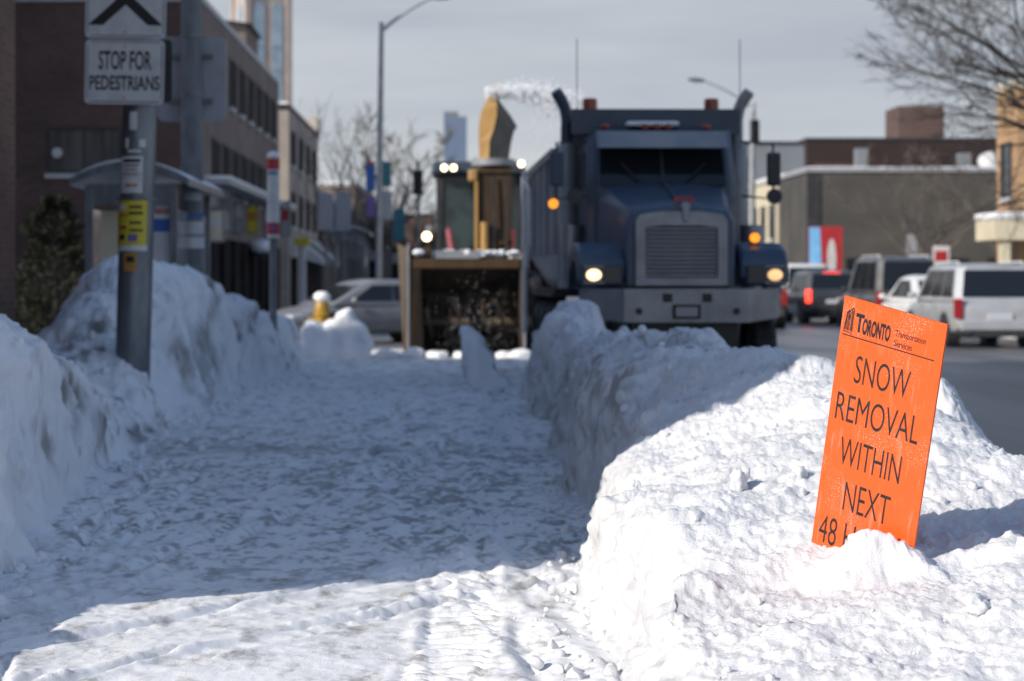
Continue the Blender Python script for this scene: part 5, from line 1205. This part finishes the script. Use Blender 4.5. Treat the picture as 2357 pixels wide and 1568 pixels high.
mb = MB().box(-1.2,1.2,4.5,8.9,1.225,1.277); part(mb, 'subframe', 'black')
for sx in (-1, 1): x0, x1 = sorted((sx*.7, sx*1.24)); part(MB().box(x0, x1, 8.82, 8.85, .2, 1.165), 'mud_flap', 'black')
mb = MB(); mb.tube([(-1.36,9.0,3.15),(-1.36,9.0,.55)], .04, 8); gd_ = part(mb, 'guard_post', 'sign_white', smooth=True)
mb = MB(); mb.tube([(-1.36,9.0,2.95),(-1.37,8.3,2.92),(-1.37,7.5,2.75),(-1.37,7.5,1.95),(-1.37,8.2,1.7),(-1.36,9.0,1.62)], .035, 8); part(mb, 'guard_hoop', 'sign_white', gd_, smooth=True)

for o_ in (hood, gr, cab): o_.scale.x = .95; o_.location.x = -.045
gd.scale.x = .95; gd.location.x = -.04

# ------------------------------------------------------------------ loader with snow blower
M['y_amber'] = weathered('worn_shade_amber', (.060,.030,.008), (.032,.019,.008), .5, 0, 3, .42, .72)  # amber darkened in its colour, standing in for shade on the head
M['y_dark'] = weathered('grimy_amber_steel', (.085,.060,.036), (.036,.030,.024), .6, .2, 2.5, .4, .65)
M['y_mid'] = weathered('scraped_shade_amber', (.068,.036,.010), (.034,.020,.009), .5, 0, 2.2, .42, .7, stretch=(2,2,.5))  # same amber kept dark, shade painted into the chute front
M['y_chute'] = weathered('sunlit_amber_paint', (.40,.235,.075), (.34,.19,.055), .45, 0, 2.5, .45, .75)  # bright copy of the amber, painting in sun on chute and spout sides
M['cab_glass'] = weathered('tinted_cab_glass', (.035,.055,.055), (.015,.02,.022), .12, 0, 1.4, .4, .6)
M['pink'] = weathered('dusty_red_paint', (.30,.09,.10), (.22,.06,.07), .5, 0, 5)
bl = empty('snow_blower', (.18, 36.0, 0), 0, label='amber wheel loader with a snow blower head throwing snow into the truck', cat='loader')
def bpart(mb, name, m, par=bl, **kw): return mb.build(name, M[m], par, **kw)
X0, X1, HZ = -1.03, 1.03, 1.78
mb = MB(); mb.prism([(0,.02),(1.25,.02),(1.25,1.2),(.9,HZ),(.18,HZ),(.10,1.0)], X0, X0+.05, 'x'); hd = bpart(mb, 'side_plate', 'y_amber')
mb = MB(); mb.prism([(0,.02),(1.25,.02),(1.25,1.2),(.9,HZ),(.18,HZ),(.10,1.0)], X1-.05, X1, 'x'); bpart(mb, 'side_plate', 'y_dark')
mb = MB(); mb.prism([(-.02,.02),(.05,.02),(.22,1.9),(.16,2.05)], X0-.045, X0-.003, 'x'); bpart(mb, 'cutter_blade', 't_grey')
mb = MB(); mb.prism([(-.02,.02),(.05,.02),(.22,1.9),(.16,2.45)], X1+.003, X1+.045, 'x'); bpart(mb, 'cutter_blade', 't_grey')
mb = MB(); mb.hexa([(X0-.10,.10,.05),(X0-.048,.02,.05),(X0-.048,.45,.05),(X0-.10,.45,.05)], [(X0-.22,.30,2.06),(X0-.05,.22,1.98),(X0-.05,.55,1.78),(X0-.2,.55,1.78)]); bpart(mb, 'deflector_wing', 'y_amber')
mb = MB(); mb.hexa([(X0+.053,.0,.10),(X0+.26,.12,.10),(X0+.26,.16,.10),(X0+.053,.05,.10)], [(X0+.053,.10,1.62),(X0+.20,.16,1.62),(X0+.20,.2,1.62),(X0+.053,.15,1.62)]); bpart(mb, 'inner_gusset', 'y_amber')
mb = MB(); mb.prism([(1.2,.05),(1.25,.05),(1.25,1.2),(.9,HZ),(.18,HZ),(.16,HZ-.14),(.86,HZ-.14),(1.2,1.16)], X0+.052, X1-.052, 'x'); bpart(mb, 'hood', 'y_dark')
mb = MB().box(X0+.06, X1-.06, .12, .175, HZ-.17, HZ-.02); bpart(mb, 'top_lip', 'y_mid')
mb = MB().box(-.55, .25, .12, .5, HZ+.003, HZ+.15); bpart(mb, 'tool_box', 't_grey')
mb = MB().box(X0+.1, -.62, .2, .5, HZ+.003, HZ+.2); bpart(mb, 'hose_block', 'y_amber', bevel=.04)
mb = MB(); mb.box(X0+.052, X1-.052, .0, 1.19, .02, .06); bpart(mb, 'cutting_edge', 'dark')
# ribbon auger
mb = MB(); mb.tube([(X0+.06,.55,.62),(X1-.06,.55,.62)], .09, 12); ag = bpart(mb, 'auger', 'y_dark', smooth=True)
def ribbon(xa, xb, turns, hand):
    mb = MB(); n = 60; vs = []; fs = []
    for i in range(n+1):
        s_ = i/n; a = hand*2*math.pi*turns*s_; x = xa+(xb-xa)*s_
        for r, dx in ((.30,-.03),(.45,-.03),(.45,.03),(.30,.03)): vs.append((x+dx, .55+r*math.cos(a), .62+r*math.sin(a)))
    for i in range(n):
        for k in range(4): fs.append((i*4+k, i*4+(k+1)%4, (i+1)*4+(k+1)%4, (i+1)*4+k))
    return mb.add(vs, fs)
bpart(ribbon(X0+.08, -.1, 1.5, 1), 'ribbon', 'shop', ag); bpart(ribbon(X1-.08, .1, 1.5, -1), 'ribbon', 'shop', ag)
for x in (-.7,-.3,.3,.7): bpart(MB().box(x-.02, x+.02, .51, .59, .7, 1.02), 'auger_spoke', 'y_amber', ag)
mb = MB(); mb.box(-.5,.15,1.05,1.19,.75,.88); bpart(mb, 'cross_bar', 'y_amber')
# chute: square column then a curved, solid spout leaning to the truck, painted dark for its shaded open front
cx0 = .52
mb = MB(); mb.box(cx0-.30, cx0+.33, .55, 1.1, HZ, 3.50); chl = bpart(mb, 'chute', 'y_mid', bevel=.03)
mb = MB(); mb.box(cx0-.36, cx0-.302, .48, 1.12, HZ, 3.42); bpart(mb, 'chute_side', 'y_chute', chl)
mb = MB(); mb.tube([(cx0-.18,.44,HZ-.0),(cx0-.18,.44,2.45)], .075, 12); bpart(mb, 'lift_cylinder', 'y_chute', chl, smooth=True)
for z in (2.05, 3.36): bpart(MB().box(cx0-.30, cx0+.33, .50, .545, z, z+.07), 'rib', 'y_mid', chl)
for x_ in (cx0-.02, cx0+.22): mb = MB(); mb.tube([(x_,.46,HZ),(x_+.03,.47,2.5),(x_-.02,.46,3.3)], .022, 6); bpart(mb, 'hose', 'dark', chl, smooth=True)
mb = MB(); mb.tube([(cx0-.02,.82,3.5),(cx0-.02,.82,3.62)], .40, 18); col = bpart(mb, 'turntable', 't_grey', smooth=True)
mb = MB(); mb.box(cx0-.48, cx0-.31, .45, .8, 3.20, 3.42); bpart(mb, 'hydraulic_motor', 'y_chute', bevel=.04)
spine = [(-.18,3.62,.30),(-.17,3.9,.30),(-.14,4.2,.31),(-.10,4.45,.30),(-.02,4.68,.27),(.10,4.84,.2)]
left = []; right = []
fr = MB(); sd_ = MB()
prof_l = [(-.26,3.62),(-.285,3.95),(-.28,4.25),(-.24,4.5),(-.13,4.72),(.0,4.88)]
prof_r = [(.27,3.62),(.31,3.9),(.36,4.12),(.42,4.22),(.30,4.42),(.10,4.68)]
mids = [(-.10,3.62),(-.085,3.95),(.0,4.2),(.045,4.4),(.05,4.6),(.06,4.85)]
fr.loft([[(cx0+a, .62, z), (cx0+b_, .62, z2), (cx0+b_, 1.02, z2), (cx0+a, 1.02, z)] for (a, z), (b_, z2) in zip(mids, prof_r)]); sp = bpart(fr, 'spout', 'dark')
sd_.loft([[(cx0+a, .66, z), (cx0+b_, .60, z2), (cx0+b_-.004, 1.04, z2), (cx0+a, 1.0, z)] for (a, z), (b_, z2) in zip(prof_l, mids)]); bpart(sd_, 'spout_side', 'y_chute', sp)
mb = MB(); mb.tube([(cx0+.0,.8,4.82),(cx0+.06,.8,4.98)], .05, 8); bpart(mb, 'pivot_lug', 'y_chute', sp)
# cab
def cbox(y0, y1, z0, z1, w0, w1): return [(-w0,y0,z0),(w0,y0,z0),(w0,y1,z0),(-w0,y1,z0)], [(-w1,y0+.06,z1),(w1,y0+.06,z1),(w1,y1,z1),(-w1,y1,z1)]
ccx = .27
def shift(pts, dx, dy=0): return [(x+dx, y+dy, z) for x, y, z in pts]
lo, hi = cbox(2.6,4.3,1.9,3.42,.78,.74); mb = MB(); mb.hexa(shift(lo, ccx), shift(hi, ccx)); gcab = bpart(mb, 'cab', 'cab_glass')
for sx in (-1, 1):
    mb = MB(); mb.hexa([(ccx+sx*.80-.05,2.55,1.9),(ccx+sx*.80+.05,2.55,1.9),(ccx+sx*.80+.05,2.68,1.9),(ccx+sx*.80-.05,2.68,1.9)], [(ccx+sx*.76-.05,2.61,3.42),(ccx+sx*.76+.05,2.61,3.42),(ccx+sx*.76+.05,2.74,3.42),(ccx+sx*.76-.05,2.74,3.42)]); bpart(mb, 'cab_pillar', 'dark', gcab)
    bpart(MB().box(ccx+sx*.80-.05, ccx+sx*.80+.05, 4.2, 4.33, 1.9, 3.42), 'cab_pillar', 'dark', gcab)
bpart(MB().box(ccx-.75, ccx+.75, 2.53, 2.6, 1.85, 2.0), 'cab_sill', 'dark', gcab)
mb = MB().box(ccx-.92, ccx+.88, 2.35, 4.5, 3.43, 3.68); bpart(mb, 'cab_roof', 't_blue_d', gcab, bevel=.06)
mb = MB(); mb.ball((ccx-.15,3.2,2.75), .15, 2, (.8,.9,1.2)); 
mb.tube([(ccx-.15,3.3,1.95),(ccx-.15,3.3,2.55)], [.22,.2], 10)
for x, z in ((-.68,3.545),(-.50,3.545),(.80,3.62)):
    mb = MB(); mb.tube([(ccx+x,2.20,z),(ccx+x,2.24,z)], .062, 16); wl = bpart(mb, 'work_light', 'lamp_on')
    mb = MB(); mb.tube([(ccx+x,2.245,z),(ccx+x,2.35,z)], [.07,.04], 12); bpart(mb, 'lamp_shell', 'dark', wl)
mb = MB(); mb.tube([(-.74,1.9,2.22),(-.74,1.94,2.22)], .085, 16); wl = bpart(mb, 'headlight', 'lamp_on')
mb = MB(); mb.tube([(-.74,1.945,2.22),(-.74,2.1,2.22)], [.10,.06], 12); mb.tube([(-.74,2.0,2.15),(-.6,2.2,1.5)], .03, 6); bpart(mb, 'lamp_shell', 'dark', wl)
mb = MB(); mb.tube([(-.70,2.0,2.38),(-.70,2.05,2.38)], .065, 12); bpart(mb, 'round_mirror', 'chrome')
mb = MB(); mb.tube([(-.23,1.5,1.75),(-.32,2.3,2.35)], .065, 10); bpart(mb, 'lift_cylinder', 'pink', smooth=True)
mb = MB(); mb.tube([(.86,1.5,1.75),(.90,2.3,2.3)], .06, 10); bpart(mb, 'lift_cylinder', 'red', smooth=True)
for sx in (-1, 1):
    mb = MB(); mb.hexa([(ccx+sx*.55-.09,1.25,.6),(ccx+sx*.55+.09,1.25,.6),(ccx+sx*.55+.09,2.9,1.7),(ccx+sx*.55-.09,2.9,1.7)], [(ccx+sx*.55-.09,1.25,.9),(ccx+sx*.55+.09,1.25,.9),(ccx+sx*.55+.09,2.9,2.1),(ccx+sx*.55-.09,2.9,2.1)]); bpart(mb, 'lift_arm', 'dark')
    for y in (2.9, 5.6): wheel(bl, ccx+sx*.92, y, .78, .55, sx, 'y_amber')
mb = MB().box(ccx-.6, ccx+.6, 2.2, 4.4, .7, 1.89); bpart(mb, 'chassis', 'dark', bevel=.05)
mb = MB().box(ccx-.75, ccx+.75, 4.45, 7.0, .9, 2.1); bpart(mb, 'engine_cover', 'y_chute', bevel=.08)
mb = MB(); rgn = random.Random(9)
for i in range(46): mb.ball((rgn.uniform(X0+.15, X1-.1), rgn.uniform(.15,.55), HZ+.02+.10*max(0, math.sin((i%12)/4))), rgn.uniform(.03,.09), 2, (1.3,1,.7), .12, rgn)
bpart(mb, 'loose_snow', 'snow_clean', bl, smooth=True)
# thrown snow in the air
mb = MB(); rgn = random.Random(17)
for i in range(2600):
    s_ = rgn.random()**1.05; x = .55+s_*1.75; z = 4.84+.22*s_-.62*s_*s_ + rgn.gauss(0,.05+.10*s_); y = 36.8-s_*.9+rgn.gauss(0,.2)
    mb.ball((x, y, z), rgn.uniform(.005,.020)*(1.9 if rgn.random() < .06 else 1), 1, (1,1,1), .2, rgn)
for i in range(300):
    s_ = rgn.random(); mb.ball((1.35+s_*.8+rgn.gauss(0,.1), 35.9-s_*.6, 4.45-1.1*rgn.random()+rgn.gauss(0,.1)), rgn.uniform(.004,.013), 1, (1,1,1), .2, rgn)
for i in range(420):
    x = rgn.gauss(.35,.42); z = abs(rgn.gauss(.55,.5)); 
    if not (-.75 < x < 1.15) or z > 1.6: continue
    mb.ball((x, 36.3+rgn.uniform(-.2,.2), z), rgn.uniform(.003,.008), 1, (1,1,1), .2, rgn)
o = mb.build('snow_spray', M['snow_clean'], None); tag(o, 'loose snow grains flying from the spout of the snow blower', 'snow spray', kind='stuff')
